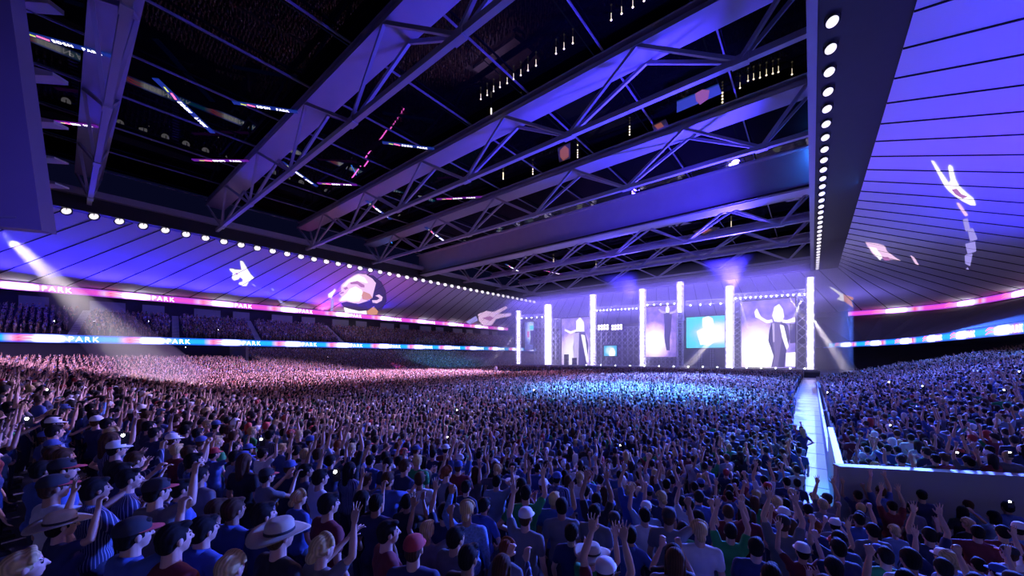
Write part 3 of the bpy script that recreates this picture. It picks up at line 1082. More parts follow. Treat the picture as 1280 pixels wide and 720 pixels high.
r = pic_root('orange and white picture of a pointing hand, on the far roof canopy beside the stage', 1058, 375, 'B')
pic('hand', P_W, r, 'B', [(230, 536), (240, 538), (280, 562), (300, 578), (285, 590), (258, 582), (272, 570)], 960, 180, 3.0)
pic('wrist', P_OR, r, 'B', [(282, 562), (318, 575), (330, 600), (322, 614), (300, 600), (285, 588)], 960, 180, 3.0, .02)
pic('cuff', P_PINK, r, 'B', [(322, 596), (334, 598), (348, 618), (328, 616)], 960, 180, 3.0, .02)

# ================================================================== STAGE
SY = 112.0


def on_y(px, py, y=SY):
    return at_plane(px, py, (0, y, 0), (0, 1, 0))


root = thing('stage_deck', 'wide black stage deck under the light towers and screens', 'stage', (-46, 117, 0))
mb = MB(); mb.box((0, 0, 1.75), (94, 17, 0.25)); mb.build('deck_top', M['deck'], root)
mb = MB()
for k in range(32):
    mb.box((-46 + 92 / 31 * k, -8.35, 0.82), (2.85, 0.12, 1.6))
mb.build('front_skirt', M['deck'], root)
mb = MB(); mb.box((0, -8.46, 1.8), (94, 0.1, 0.14)); mb.build('edge_strip', M['steel'], root)


def lattice(mb, a, b, w, u, v, cell, r=0.07, mi=0):
    """square box truss from a to b; u, v: unit side directions"""
    a, b, u, v = Vector(a), Vector(b), Vector(u), Vector(v)
    n = max(2, round((b - a).length / cell))
    cs = [(u * su + v * sv) * (w / 2) for su, sv in ((-1, -1), (1, -1), (1, 1), (-1, 1))]
    for c in cs:
        mb.bar(a + c, b + c, r * 2, mi=mi, up=tuple(u))
    for i in range(n):
        p, q = a.lerp(b, i / n), a.lerp(b, (i + 1) / n)
        for k in range(4):
            c, d = cs[k], cs[(k + 1) % 4]
            if i % 2:
                c, d = d, c
            mb.bar(p + c, q + d, r * 1.2, mi=mi, up=(0.3, 0.5, 0.8))
            mb.bar(p + cs[k], p + cs[(k + 1) % 4], r * 1.2, mi=mi, up=(0.3, 0.5, 0.8))


TOW = [  # px, top py, core width, solid, from-top share lit, label
    (1013, 347, 1.15, True, 1.0, 'tall solid white light tower at the right end of the stage'),
    (912, 358, 1.25, True, 1.0, 'tall white light tower left of the large singer screen'),
    (850, 352, 0.9, False, 0.34, 'light tower beside the cyan screen, lit only at its top'),
    (803, 361, 0.95, False, 1.0, 'light tower between the lattice wall and the arms-raised singer screen'),
    (741, 368, 1.0, False, 1.0, 'light tower left of the lattice wall'),
    (685, 381, 1.5, True, 1.0, 'short bright light tower beside the narrow left screen'),
    (648, 388, 0.8, False, 1.0, 'dim lattice light tower at the left end of the stage')]
for px, py, w, solid, share, lb in TOW:
    p = on_y(px, py)
    root = thing('light_tower', lb, 'light tower', (p.x, SY, 0), 'light towers on the stage')
    h = p.z
    mb = MB(); lattice(mb, (0, 0, 0), (0, 0, h), w + 0.55, (1, 0, 0), (0, 1, 0), 1.5)
    mb.build('lattice_frame', M['alu'], root)
    mb = MB(); mb.box((0, 0, 0.1), (w + 1.2, w + 1.2, 0.2)); mb.build('base_plate', M['rig_black'], root)
    mb = MB()
    z0 = 1.9 if share == 1.0 else h * (1 - share)
    if solid:
        mb.box((0, 0, (z0 + h) / 2), (w, w, h - z0))
    else:
        n = max(3, round((h - z0) / 0.95))
        for i in range(n):
            mb.box((0, 0, z0 + (i + .5) * (h - z0) / n), (w, w, (h - z0) / n * 0.74))
    mb.build('light_column', M['beam_led'], root)

# overhead trusses with small lamps
def top_truss(pa, pb, y, w, lb, nl):
    a, b = on_y(*pa, y), on_y(*pb, y)
    root = thing('lighting_truss', lb, 'lighting truss', a, 'lighting trusses over the stage')
    mb = MB(); lattice(mb, (0, 0, 0), b - a, w, (0, 1, 0), (0, 0, 1), 1.3, 0.06)
    mb.build('lattice_frame', M['alu'], root)
    for k in range(nl):
        p = (b - a) * ((k + .5) / nl) + Vector((0, -w / 2 - .1, -w / 2 - 0.25))
        mb = MB(); mb.ell(p, (0.2, 0.2, 0.22), 8, 6); mb.build('lamp', M['small_led'], root)
    return root


top_truss((917, 370), (1010, 364), SY + .8, 1.0, 'overhead truss with small white lamps above the large singer screen', 14)
top_truss((745, 386), (799, 383), SY + .8, 0.9, 'overhead truss with small lamps between two towers above the lattice wall', 12)
top_truss((858, 379), (908, 376), SY + 3, 1.1, 'dark overhead truss above the cyan screen', 4)
top_truss((650, 396), (682, 394), SY + 1, 0.9, 'overhead truss above the narrow left screen', 5)
top_truss((806, 379), (848, 377), SY + 1, 0.8, 'overhead truss above the arms-raised singer screen', 5)


# lattice walls
def lattice_wall(x0, y0, x1, y1, Y, lb, cell=1.9):
    a, b = on_y(x0, y1, Y), on_y(x1, y0, Y)
    a.z = max(a.z, 1.98)
    root = thing('scaffold_wall', lb, 'scaffold', (a.x, Y, a.z), 'lattice walls of the stage')
    W, H = b.x - a.x, b.z - a.z
    mb = MB()
    nx, nz = max(1, round(W / cell)), max(2, round(H / (cell * 1.15)))
    cw, ch = W / nx, H / nz
    for i in range(nx):
        for j in range(nz):
            x, z = i * cw, j * ch
            mb.bar((x, 0, z), (x + cw, 0, z + ch), 0.11, up=(0, 1, 0))
            mb.bar((x + cw, 0.08, z), (x, 0.08, z + ch), 0.11, up=(0, 1, 0))
    mb.build('diagonal_braces', M['alu'], root)
    mb = MB()
    for i in range(nx + 1):
        mb.bar((i * cw, .04, 0), (i * cw, .04, H), 0.14, up=(0, 1, 0))
    for z in (0, H):
        mb.bar((0, .04, z), (W, .04, z), 0.16)
    mb.build('posts', M['alu'], root)
    return root


lattice_wall(745, 408, 799, 461, SY + 4, 'diamond lattice wall holding the small blue screen')
lattice_wall(996, 369, 1010, 462, SY + 1.2, 'narrow lattice strip between large singer screen and right tower')
lattice_wall(917, 373, 926, 461, SY + 1.2, 'narrow lattice strip at the left side of the large singer screen', 1.2)
lattice_wall(689, 398, 700, 460, SY + 2, 'lattice strip right of the short bright tower')
lattice_wall(668, 398, 682, 460, SY + 2, 'lattice strip left of the short bright tower')
lattice_wall(806, 447, 848, 462, SY + 1, 'low lattice front below the arms-raised singer screen', 1.2)


# screens
def screen_mat(name, c_dark, c_mid, c_hot, centre, rad, strength):
    m = bpy.data.materials.new(name)
    m.use_nodes = True
    lk = m.node_tree.links
    b = m.node_tree.nodes['Principled BSDF']
    b.inputs['Base Color'].default_value = (0.01, 0.01, 0.01, 1)
    tc = nd(m, 'ShaderNodeTexCoord')
    mp = nd(m, 'ShaderNodeMapping')
    mp.inputs['Location'].default_value = (-centre[0] / rad[0], 0, -centre[1] / rad[1])
    mp.inputs['Scale'].default_value = (1 / rad[0], 0.0, 1 / rad[1])
    g = nd(m, 'ShaderNodeTexGradient', gradient_type='SPHERICAL')
    nz = nd(m, 'ShaderNodeTexNoise'); nz.inputs['Scale'].default_value = 0.55; nz.inputs['Detail'].default_value = 4
    ad = nd(m, 'ShaderNodeMath', operation='MULTIPLY_ADD'); ad.inputs[1].default_value = 0.35
    cr = nd(m, 'ShaderNodeValToRGB')
    e = cr.color_ramp.elements
    e[0].position, e[0].color = 0.12, (*c_dark, 1)
    e[1].position, e[1].color = 0.72, (*c_hot, 1)
    el = e.new(0.38); el.color = (*c_mid, 1)
    lk.new(tc.outputs['Object'], mp.inputs[0])
    lk.new(mp.outputs[0], g.inputs[0])
    lk.new(tc.outputs['Object'], nz.inputs['Vector'])
    lk.new(nz.outputs['Fac'], ad.inputs[0])
    lk.new(g.outputs['Fac'], ad.inputs[2])
    lk.new(ad.outputs[0], cr.inputs[0])
    lk.new(cr.outputs[0], b.inputs['Emission Color'])
    b.inputs['Emission Strength'].default_value = strength
    return m


def screen(x0, y0, x1, y1, Y, m, lb, figs=(), org=(0, 0, 1.0)):
    a, b = on_y(x0, y1, Y), on_y(x1, y0, Y)
    W, H = b.x - a.x, b.z - a.z
    root = thing('stage_screen', lb, 'video screen', (a.x, Y, a.z), 'video screens on the stage')
    mb = MB(); mb.box((W / 2, 0.02, H / 2), (W, 0.04, H)); mb.build('display', m, root)
    mb = MB()
    for c, s in (((W / 2, .2, -.12), (W + .5, .5, .24)), ((W / 2, .2, H + .12), (W + .5, .5, .24)), ((-.12, .2, H / 2), (.24, .5, H)), ((W + .12, .2, H / 2), (.24, .5, H))):
        mb.box(c, s)
    mb.box((W / 2, 0.25, H / 2), (W, 0.3, H))
    mb.build('frame', M['rig_black'], root)
    for k, (nm, mm, poly) in enumerate(figs):
        pts = [on_y(org[0] + x / org[2], org[1] + y / org[2], Y - .02 - .012 * k) - Vector(root.location) for x, y in poly]
        mb = MB(); mb.prism(pts, (0, 0.01, 0)); mb.build(nm, mm, root)
    return root


S_W = glow('screen_white', (1.0, 0.97, 1.0), 1.8)
S_P = glow('screen_purple', (0.30, 0.22, 0.62), 0.8)
S_D = glow('screen_dark', (0.08, 0.06, 0.32), 0.8)
S_L = glow('screen_lilac', (0.75, 0.62, 1.0), 1.1)
big = screen_mat('screen_big', (0.13, 0.09, 0.50), (0.60, 0.42, 0.98), (1.0, 0.95, 1.0), (3.6, 4.2), (7.0, 9.0), 1.7)
SINGER = [
    ('figure_coat', S_D, [(330, 330), (400, 318), (440, 345), (448, 430), (425, 520), (415, 612), (330, 612), (345, 540), (310, 440), (318, 370)]),
    ('figure_trousers', S_P, [(340, 322), (395, 322), (400, 420), (372, 612), (338, 612), (352, 520), (338, 430)]),
    ('figure_head', S_W, [(350, 225), (380, 206), (405, 240), (412, 290), (390, 322), (350, 318), (336, 280)]),
    ('figure_arm', S_W, [(338, 322), (300, 330), (255, 302), (228, 290), (222, 255), (238, 235), (250, 262), (264, 288), (304, 312), (336, 305)]),
    ('figure_arm', S_W, [(398, 305), (430, 310), (480, 292), (485, 320), (430, 328), (400, 325)]),
    ('figure_shirt', S_W, [(384, 338), (410, 345), (442, 480), (428, 502), (400, 420)]),
    ('figure_shirt', S_L, [(336, 330), (350, 330), (352, 450), (340, 450)]),
    ('backdrop_dark', S_D, [(446, 332), (485, 332), (485, 455), (450, 460)]),
    ('backdrop_light', S_W, [(425, 520), (485, 515), (485, 608), (422, 608)])]
screen(926.8, 372, 994.3, 459, SY + 2.0, big, 'large upright screen showing a white-haired singer with both arms out', SINGER, (900, 340, 5.144))
cy = screen_mat('screen_cyan', (0.02, 0.75, 0.85), (0.25, 0.70, 1.0), (1.0, 1.0, 1.0), (8.0, 4.0), (7.5, 4.2), 1.4)
screen(858, 394, 909, 435, SY + 3.5, cy, 'wide cyan screen with a white burst left of the tall tower',
       [('figure_head', S_W, [(330, 330), (360, 318), (385, 330), (390, 365), (360, 385), (330, 370)]), ('figure_body', S_W, [(300, 400), (350, 375), (410, 380), (430, 440), (370, 470), (320, 470)])], (800, 320, 4.2346))
md = screen_mat('screen_mid', (0.10, 0.06, 0.42), (0.65, 0.40, 0.95), (1.0, 0.95, 1.0), (2.6, 4.5), (5.5, 6.5), 1.7)
ARMS = [
    ('figure_coat', S_D, [(125, 300), (168, 300), (165, 380), (158, 430), (158, 500), (140, 500), (128, 430), (130, 360)]),
    ('figure_head', S_W, [(136, 275), (147, 262), (156, 278), (152, 300), (138, 300)]),
    ('figure_arm', S_L, [(136, 305), (112, 300), (96, 284), (102, 278), (116, 290), (138, 295)]),
    ('figure_arm', S_L, [(156, 298), (182, 290), (206, 266), (213, 274), (188, 300), (158, 308)])]
screen(807, 381, 847, 446, SY + 2.5, md, 'upright screen showing a singer with both arms raised in a V', ARMS, (800, 320, 4.2346))
lf = screen_mat('screen_left', (0.18, 0.12, 0.55), (0.65, 0.48, 0.98), (1.0, 0.95, 1.0), (5.5, 5.0), (7.5, 8.5), 1.5)
LEFTS = [
    ('figure_coat', S_D, [(420, 400), (470, 400), (490, 470), (480, 590), (415, 590), (408, 480)]),
    ('figure_trousers', S_L, [(412, 410), (440, 405), (436, 590), (410, 590)]),
    ('figure_head', S_W, [(425, 345), (445, 325), (465, 350), (468, 400), (425, 400)]),
    ('figure_arm', S_W, [(424, 400), (395, 412), (362, 395), (366, 388), (396, 400), (424, 390)]),
    ('figure_shirt', S_W, [(450, 415), (470, 420), (490, 560), (480, 565)])]
screen(702, 396, 737, 459, SY + 2.5, lf, 'upright screen between two left towers showing a singer in a long coat', LEFTS, (620, 320, 4.2364))
sm = screen_mat('screen_small_blue', (0.02, 0.50, 0.85), (0.10, 0.65, 0.95), (0.7, 1.0, 1.0), (2.2, 1.8), (2.4, 2.2), 1.3)
screen(755, 432, 771, 445, SY + 3.7, sm, 'small cyan screen mounted on the lattice wall', [('figure_body', S_W, [(598, 510), (610, 490), (622, 488), (632, 510), (628, 530), (600, 530)])], (620, 320, 4.2364))
nv = screen_mat('screen_narrow', (0.05, 0.05, 0.30), (0.2, 0.25, 0.7), (0.6, 0.75, 1.0), (3, 7), (3, 6), 1.2)
screen(656, 402, 667, 437, SY + 3, nv, 'narrow dark screen with a cyan patch between the two leftmost towers',
       [('picture_patch', glow('patch_cyan', (0.05, 0.75, 0.9), 1.3), [(178, 370), (204, 368), (204, 388), (180, 390)]), ('picture_patch', glow('patch_magenta', (0.9, 0.2, 0.7), 1.0), [(165, 400), (176, 398), (176, 430), (166, 432)]),
        ('figure_body', S_D, [(180, 395), (200, 395), (204, 430), (196, 470), (178, 470), (184, 430)])], (620, 320, 4.2364))

# hanging bright lamp blocks above the lattice wall
for (x0, x1, lb) in ((747, 761, 'glowing white blinder bank hung above the lattice wall, left of two'), (764, 778, 'glowing white blinder bank hung above the lattice wall, right of two')):
    a, b = on_y(x0, 413, SY + 2), on_y(x1, 405, SY + 2)
    root = thing('blinder_light', lb, 'stage light', ((a.x + b.x) / 2, SY + 2, a.z), 'blinder lights')
    W, H = b.x - a.x, b.z - a.z
    mb = MB(); mb.box((0, 0.3, H / 2), (W, 0.4, H)); mb.build('housing', M['rig_black'], root)
    mb = MB()
    for i in range(4):
        for j in range(2):
            mb.ell((-W / 2 + W * (i + .5) / 4, 0.05, H * (j + .5) / 2), (W / 9, 0.12, H / 4.5), 10, 6)
    mb.build('lenses', M['beam_led'], root)
    mb = MB(); mb.bar((0, .3, H), (0, .3, H + 2.2), 0.12); mb.build('hanger', M['rig_black'], root)
# footlights along the deck edge
for k in range(16):
    px = 733 + 18.2 * k
    p = on_y(px, 455, 109.3)
    root = thing('footlight', f'small footlight on the stage edge, {ordinal(k + 1)} from the left tower', 'stage light', (p.x, 109.3, 1.87), 'footlights along the stage edge')
    mb = MB(); mb.box((0, 0.1, 0.18), (0.5, 0.35, 0.36)); mb.build('housing', M['rig_black'], root)
    mb = MB(); mb.ell((0, -0.1, 0.2), (0.2, 0.08, 0.15), 10, 6); mb.build('lens', M['small_led'], root)
# amplifier cabinets and a drum riser
def amp(x, y, n, lb):
    root = thing('speaker_stack', lb, 'speaker stack', (x, y, 1.88), 'speaker stacks on stage')
    for k in range(n):
        mb = MB(); mb.box((0, 0, 0.62 + 1.25 * k), (1.4, 0.9, 1.2)); c = mb.build('cabinet', M['rig_black'], root)
        mb = MB()
        for sx in (-.33, .33):
            for sz in (-.28, .28):
                mb.lathe([(0.26, 0), (0.26, 0.03), (0.2, 0.04), (0.05, 0.015)], n=12)
                kk = 52
                mb.v[-48:] = [(sx + v[0], -0.46 - v[2], 0.62 + 1.25 * k + sz + v[1]) for v in mb.v[-48:]]
        mb.build('cones', M['steel'], c)
amp(on_y(876, 450, 113).x, 113, 3, 'stack of black speaker cabinets below the cyan screen, left one')
amp(on_y(890, 450, 113).x, 113, 4, 'stack of black speaker cabinets below the cyan screen, right one')
amp(on_y(708, 450, 112.5).x, 112.5, 3, 'stack of black speaker cabinets before the left singer screen, left one')
amp(on_y(718, 450, 112.5).x, 112.5, 2, 'stack of black speaker cabinets before the left singer screen, right one')

# catwalk
cw = [(-62, 62), (-50, 62), (-42, 108), (-54, 108)]
mb = MB()
mb.prism([(x, y, 0.0) for x, y in cw], (0, 0, 0.9))
tag(mb.build('catwalk', M['white_wall']), 'pale catwalk running out from the stage into the crowd', 'catwalk')


# ================================================================== PEOPLE
M['skin'] = noisy('skin_light', (0.60, 0.36, 0.25), (0.54, 0.31, 0.21), 8, 0.5)
M['skin_tan'] = noisy('skin_tan', (0.36, 0.20, 0.13), (0.32, 0.17, 0.11), 8, 0.5)
M['eye'] = mat('eye_dark', (0.03, 0.02, 0.02), 0.2)
M['lips'] = mat('lips', (0.50, 0.20, 0.20), 0.5)
SHIRTS = {
    'navy t-shirt': ((0.02, 0.03, 0.09), 0), 'royal blue polo': ((0.05, 0.10, 0.32), 1), 'slate grey t-shirt': ((0.15, 0.15, 0.17), 0),
    'black t-shirt': ((0.012, 0.012, 0.014), 0), 'dark red t-shirt': ((0.16, 0.018, 0.022), 0), 'green t-shirt': ((0.02, 0.28, 0.08), 0),
    'white t-shirt': ((0.62, 0.62, 0.64), 0), 'pinstriped shirt': ((0.02, 0.03, 0.10), 2), 'speckled blue shirt': ((0.10, 0.20, 0.42), 3),
    'pale blue t-shirt': ((0.2, 0.28, 0.42), 0)}


def shirt_mat(nm, c, kind):
    if kind == 2:
        m = mat(nm.replace(' ', '_'), c, 0.8)
        lk = m.node_tree.links
        tc = nd(m, 'ShaderNodeTexCoord')
        g = nd(m, 'ShaderNodeTexGradient', gradient_type='RADIAL')
        k = nd(m, 'ShaderNodeMath', operation='MULTIPLY'); k.inputs[1].default_value = 44.0
        w = nd(m, 'ShaderNodeMath', operation='FRACT')
        lk.new(g.outputs['Fac'], k.inputs[0])
        lk.new(k.outputs[0], w.inputs[0])
        r = nd(m, 'ShaderNodeValToRGB')
        r.color_ramp.elements[0].position = 0.72
        r.color_ramp.elements[0].color = (*c, 1)
        r.color_ramp.elements[1].position = 0.80
        r.color_ramp.elements[1].color = (0.34, 0.36, 0.48, 1)
        lk.new(tc.outputs['Object'], g.inputs['Vector'])
        lk.new(w.outputs[0], r.inputs[0])
        lk.new(r.outputs[0], m.node_tree.nodes['Principled BSDF'].inputs['Base Color'])
        return m
    if kind == 3:
        return noisy(nm.replace(' ', '_'), tuple(x * .4 for x in c), tuple(min(1, x * 2.2) for x in c), 45, 0.8, detail=1)
    return noisy(nm.replace(' ', '_'), c, tuple(x * 0.82 for x in c), 6, 0.85)


SM = {k: shirt_mat(k, *v) for k, v in SHIRTS.items()}
M['jeans'] = noisy('dark_jeans', (0.035, 0.045, 0.09), (0.025, 0.03, 0.06), 12, 0.85)
M['shoe'] = mat('shoe', (0.05, 0.05, 0.05), 0.6)
HAIRC = {'black': (0.012, 0.010, 0.010), 'brown': (0.07, 0.035, 0.018), 'blond': (0.52, 0.38, 0.16), 'auburn': (0.20, 0.06, 0.02)}


def hair_mat(nm, c):
    m = mat('hair_' + nm, c, 0.8, spec=0.15)
    lk = m.node_tree.links
    tc = nd(m, 'ShaderNodeTexCoord')
    w = nd(m, 'ShaderNodeTexWave', wave_type='BANDS', bands_direction='X')
    w.inputs['Scale'].default_value = 14
    w.inputs['Distortion'].default_value = 3
    r = nd(m, 'ShaderNodeMix', data_type='RGBA')
    r.inputs[6].default_value = (*[x * .72 for x in c], 1)
    r.inputs[7].default_value = (*[min(1, x * 1.15) for x in c], 1)
    lk.new(tc.outputs['Object'], w.inputs['Vector'])
    lk.new(w.outputs['Fac'], r.inputs[0])
    b = m.node_tree.nodes['Principled BSDF']
    lk.new(r.outputs[2], b.inputs['Base Color'])
    bp = nd(m, 'ShaderNodeBump'); bp.inputs['Strength'].default_value = 0.25; bp.inputs['Distance'].default_value = 0.01
    lk.new(w.outputs['Fac'], bp.inputs['Height'])
    lk.new(bp.outputs['Normal'], b.inputs['Normal'])
    return m


HM = {k: hair_mat(k, c) for k, c in HAIRC.items()}
HATC = {'black': (0.02, 0.02, 0.025), 'white': (0.75, 0.75, 0.78), 'red': (0.42, 0.04, 0.04), 'blue': (0.05, 0.09, 0.30), 'beige': (0.46, 0.39, 0.28)}
HATM = {k: noisy('hat_' + k, c, tuple(x * .85 for x in c), 20, 0.85) for k, c in HATC.items()}


def sculpt(mb, voxel, smooth_it, target, name):
    """voxel-join the overlapping volumes of mb into one skin, smooth and thin it out"""
    me = mb.mesh('tmp')
    ob = bpy.data.objects.new('tmp', me)
    COL.objects.link(ob)
    r = ob.modifiers.new('r', 'REMESH'); r.mode = 'VOXEL'; r.voxel_size = voxel; r.use_smooth_shade = True
    s = ob.modifiers.new('s', 'SMOOTH'); s.factor = 0.5; s.iterations = smooth_it
    dg = bpy.context.evaluated_depsgraph_get()
    n = len(ob.evaluated_get(dg).data.polygons) * 2
    if target and n > target:
        d = ob.modifiers.new('d', 'DECIMATE'); d.ratio = target / n
        dg = bpy.context.evaluated_depsgraph_get()
    out = bpy.data.meshes.new_from_object(ob.evaluated_get(dg))
    out.name = name
    bpy.data.objects.remove(ob)
    bpy.data.meshes.remove(me)
    out.polygons.foreach_set('use_smooth', [True] * len(out.polygons))
    return out


# joints for each arm pose, right side (+X); people face +Y, 1.75 m tall
ARM = {
    'down': ((0.245, -0.03, 1.13), (0.255, 0.08, 0.90), (0, .25, -1), 0.35),
    'fist': ((0.30, 0.12, 1.52), (0.24, 0.19, 1.79), (0, .1, 1), 1.6),
    'open': ((0.28, 0.10, 1.60), (0.24, 0.15, 1.87), (.1, .1, 1), 0.12),
    'clap': ((0.27, 0.12, 1.17), (0.075, 0.31, 1.30), (-.35, .55, .8), 0.2),
    'reach': ((0.26, 0.22, 1.36), (0.22, 0.46, 1.50), (0, .9, .5), 0.25),
    'wave': ((0.42, 0.05, 1.33), (0.45, 0.12, 1.60), (.1, .1, 1), 0.12),
    'film': ((0.24, 0.22, 1.30), (0.11, 0.40, 1.53), (-.2, .5, .8), 0.7),
    'hips': ((0.40, -0.10, 1.17), (0.22, 0.04, 1.03), (-.7, .3, -.4), 0.5),
    'tall': ((0.24, 0.04, 1.70), (0.16, 0.07, 1.97), (0, .1, 1), 0.15),
}
POSES = [  # left, right, description, slim figure
    ('down', 'down', 'arms down', False), ('down', 'fist', 'right fist raised', False), ('open', 'down', 'left hand raised', False),
    ('tall', 'tall', 'both arms straight up', False), ('clap', 'clap', 'clapping', False), ('down', 'reach', 'reaching forward', False),
    ('wave', 'down', 'left hand waving', False), ('film', 'film', 'hands before face', True), ('hips', 'hips', 'hands on hips', True),
    ('open', 'fist', 'both hands up', True), ('down', 'down', 'standing still', True), ('reach', 'open', 'one arm raised forward', True),
    ('fist', 'down', 'left fist raised', False), ('hips', 'open', 'right hand raised high', False)]


def hand(mb, w, d, curl, side):
    d = Vector(d).normalized()
    # across the palm: horizontal direction perpendicular to d
    ac = d.cross(Vector((0, 1, 0.15)))
    ac = ac.normalized() if ac.length > .1 else Vector((1, 0, 0))
    nrm = ac.cross(d).normalized()          # the side the fingers curl towards
    if nrm.y < 0:
        nrm = -nrm
    w = Vector(w)
    thumb_s = -1 if (ac.x > 0) == (side > 0) else 1
    for k in range(4):
        o = ac * ((k - 1.5) * 0.020)
        mb.cap(w + o * .6 + d * .01, w + o + d * 0.078, 0.017, 0.0135, 8)
        ln = (0.066, 0.078, 0.074, 0.058)[k] * 0.55
        b = w + o + d * 0.080
        sp = (o * 1.6 if curl < .3 else o * .2)
        p, a = b, 0.0
        for j in range(3):
            a += curl * (0.9 if j else 0.6)
            dd = d * math.cos(a) + nrm * math.sin(a)
            q = p + dd * (ln * (1.0, .8, .6)[j]) + sp * .2
            mb.cap(p, q, 0.0095 - .001 * j, 0.0088 - .001 * j, 7)
            p = q
    t0 = w + ac * (0.026 * thumb_s) + d * .015
    t1 = t0 + (ac * thumb_s * .75 + d * .8 + nrm * .35).normalized() * 0.045
    t2 = t1 + (ac * thumb_s * (.35 if curl < .6 else -.5) + d + nrm * (.4 if curl < .6 else 1.0)).normalized() * 0.034
    mb.cap(t0, t1, 0.0145, 0.0115, 8)
    mb.cap(t1, t2, 0.011, 0.009, 8)


HEADC = Vector((0, 0.015, 1.635))


def head(mb, slim):
    c = HEADC
    mb.ell(c + Vector((0, -0.012, 0.028)), (0.076, 0.096, 0.090), 18, 12)
    mb.ell(c + Vector((0, 0.028, -0.022)), (0.062, 0.066, 0.086), 16, 12)
    mb.ell(c + Vector((0, 0.052, -0.078)), (0.036, 0.032, 0.026), 12, 8)      # chin
    mb.cap(c + Vector((0, 0.088, 0.018)), c + Vector((0, 0.108, -0.022)), 0.009, 0.0145, 8)   # nose
    mb.ell(c + Vector((0, 0.083, -0.051)), (0.024, 0.013, 0.008), 10, 6)      # lips
    mb.ell(c + Vector((0, 0.082, -0.062)), (0.020, 0.012, 0.007), 10, 6)
    for s in (-1, 1):
        mb.ell(c + Vector((0.033 * s, 0.072, 0.034)), (0.022, 0.018, 0.009), 10, 6)   # brow
        mb.ell(c + Vector((0.034 * s, 0.060, -0.016)), (0.022, 0.026, 0.018), 10, 6)  # cheek
        mb.ell(c + Vector((0.031 * s, 0.074, 0.014)), (0.013, 0.011, 0.010), 10, 6)   # eye
        mb.ell(c + Vector((0.078 * s, -0.008, -0.004)), (0.011, 0.022, 0.034), 10, 8, rot=Euler((R(-12), 0, R(18 * s))).to_matrix())  # ear
    rn = 0.047 if slim else 0.056
    mb.cap((0, -0.015, 1.40), (0, -0.004, 1.585), rn + .008, rn, 14)


def torso_shape(mb, g, slim):
    """g: extra thickness, so that clothing follows the body"""
    w = 0.86 if slim else 1.0
    mb.ell((0, 0.0, 0.98), (0.170 + g, 0.115 + g, 0.120 + g), 20, 12)
    mb.ell((0, 0.0, 1.13), ((0.150 if not slim else 0.125) + g, 0.103 + g, 0.150 + g), 20, 12)
    mb.ell((0, 0.002, 1.28), (0.172 * w + g, 0.115 + g, 0.165 + g), 20, 12)
    for s in (-1, 1):
        mb.cap((0.06 * s, -0.01, 1.425), (0.165 * w * s, -0.01, 1.395), 0.058 + g, 0.060 + g, 12)
        mb.ell((0.095 * w * s, -0.045, 1.32), (0.085 + g, 0.062 + g, 0.10 + g), 12, 8)
        if slim:
            mb.ell((0.07 * s, 0.085, 1.285), (0.058 + g, 0.052 + g, 0.058 + g), 12, 8)
        else:
            mb.ell((0.08 * s, 0.06, 1.31), (0.080 + g, 0.055 + g, 0.06 + g), 12, 8)
        mb.ell((0.085 * s, -0.05, 0.95), (0.085 + g, 0.085 + g, 0.09 + g), 12, 8)


def arm_points(pose, s, slim):
    e, w, d, curl = ARM[pose]
    sh = Vector((0.185 * (0.88 if slim else 1) * s, -0.01, 1.40))
    e = Vector((e[0] * s, e[1], e[2]))
    w = Vector((w[0] * s, w[1], w[2]))
    if e.z > 1.35:
        sh += Vector((-.012 * s, 0.0, 0.035))
    return sh, e, w, Vector((d[0] * s, d[1], d[2])), curl


def leg_points(s):
    return Vector((0.09 * s, 0.0, 0.93)), Vector((0.105 * s, 0.025, 0.50)), Vector((0.115 * s, -0.02, 0.085))


def make_body(pl, pr, slim, nm):
    mb = MB()
    head(mb, slim)
    torso_shape(mb, 0, slim)
    k = 0.86 if slim else 1.0
    for s, ps in ((-1, pl), (1, pr)):
        sh, e, w, d, curl = arm_points(ps, s, slim)
        mb.cap(sh, e, 0.052 * k, 0.038 * k, 12)
        mb.cap(sh, sh.lerp(e, .5), 0.056 * k, 0.047 * k, 12)
        mb.cap(e, e.lerp(w, .4), 0.038 * k, 0.040 * k, 12)
        mb.cap(e.lerp(w, .4), w, 0.040 * k, 0.025 * k, 12)
        hand(mb, w, d, curl, s)
        h, kn, an = leg_points(s)
        mb.cap(h, kn, 0.085, 0.055, 12)
        mb.cap(kn, kn.lerp(an, .35) + Vector((0, -.012, 0)), 0.052, 0.055, 12)
        mb.cap(kn.lerp(an, .35), an, 0.052, 0.036, 12)
        mb.cap(an + Vector((0, -.03, -.045)), an + Vector((0.01 * s, 0.14, -.055)), 0.036, 0.028, 10)
    me = sculpt(mb, 0.0075, 3, 9000, nm)
    for m in (M['skin'], M['eye'], M['lips']):
        me.materials.append(m)
    idx = []
    for p in me.polygons:
        q = p.center - HEADC
        i = 0
        if q.y > 0.06 and abs(abs(q.x) - 0.031) < 0.012 and abs(q.z - 0.014) < 0.008:
            i = 1
        elif q.y > 0.06 and abs(abs(q.x) - 0.033) < 0.020 and abs(q.z - 0.037) < 0.005:
            i = 1
        elif q.y > 0.07 and abs(q.x) < 0.022 and -0.067 < q.z < -0.047:
            i = 2
        idx.append(i)
    me.polygons.foreach_set('material_index', idx)
    return me


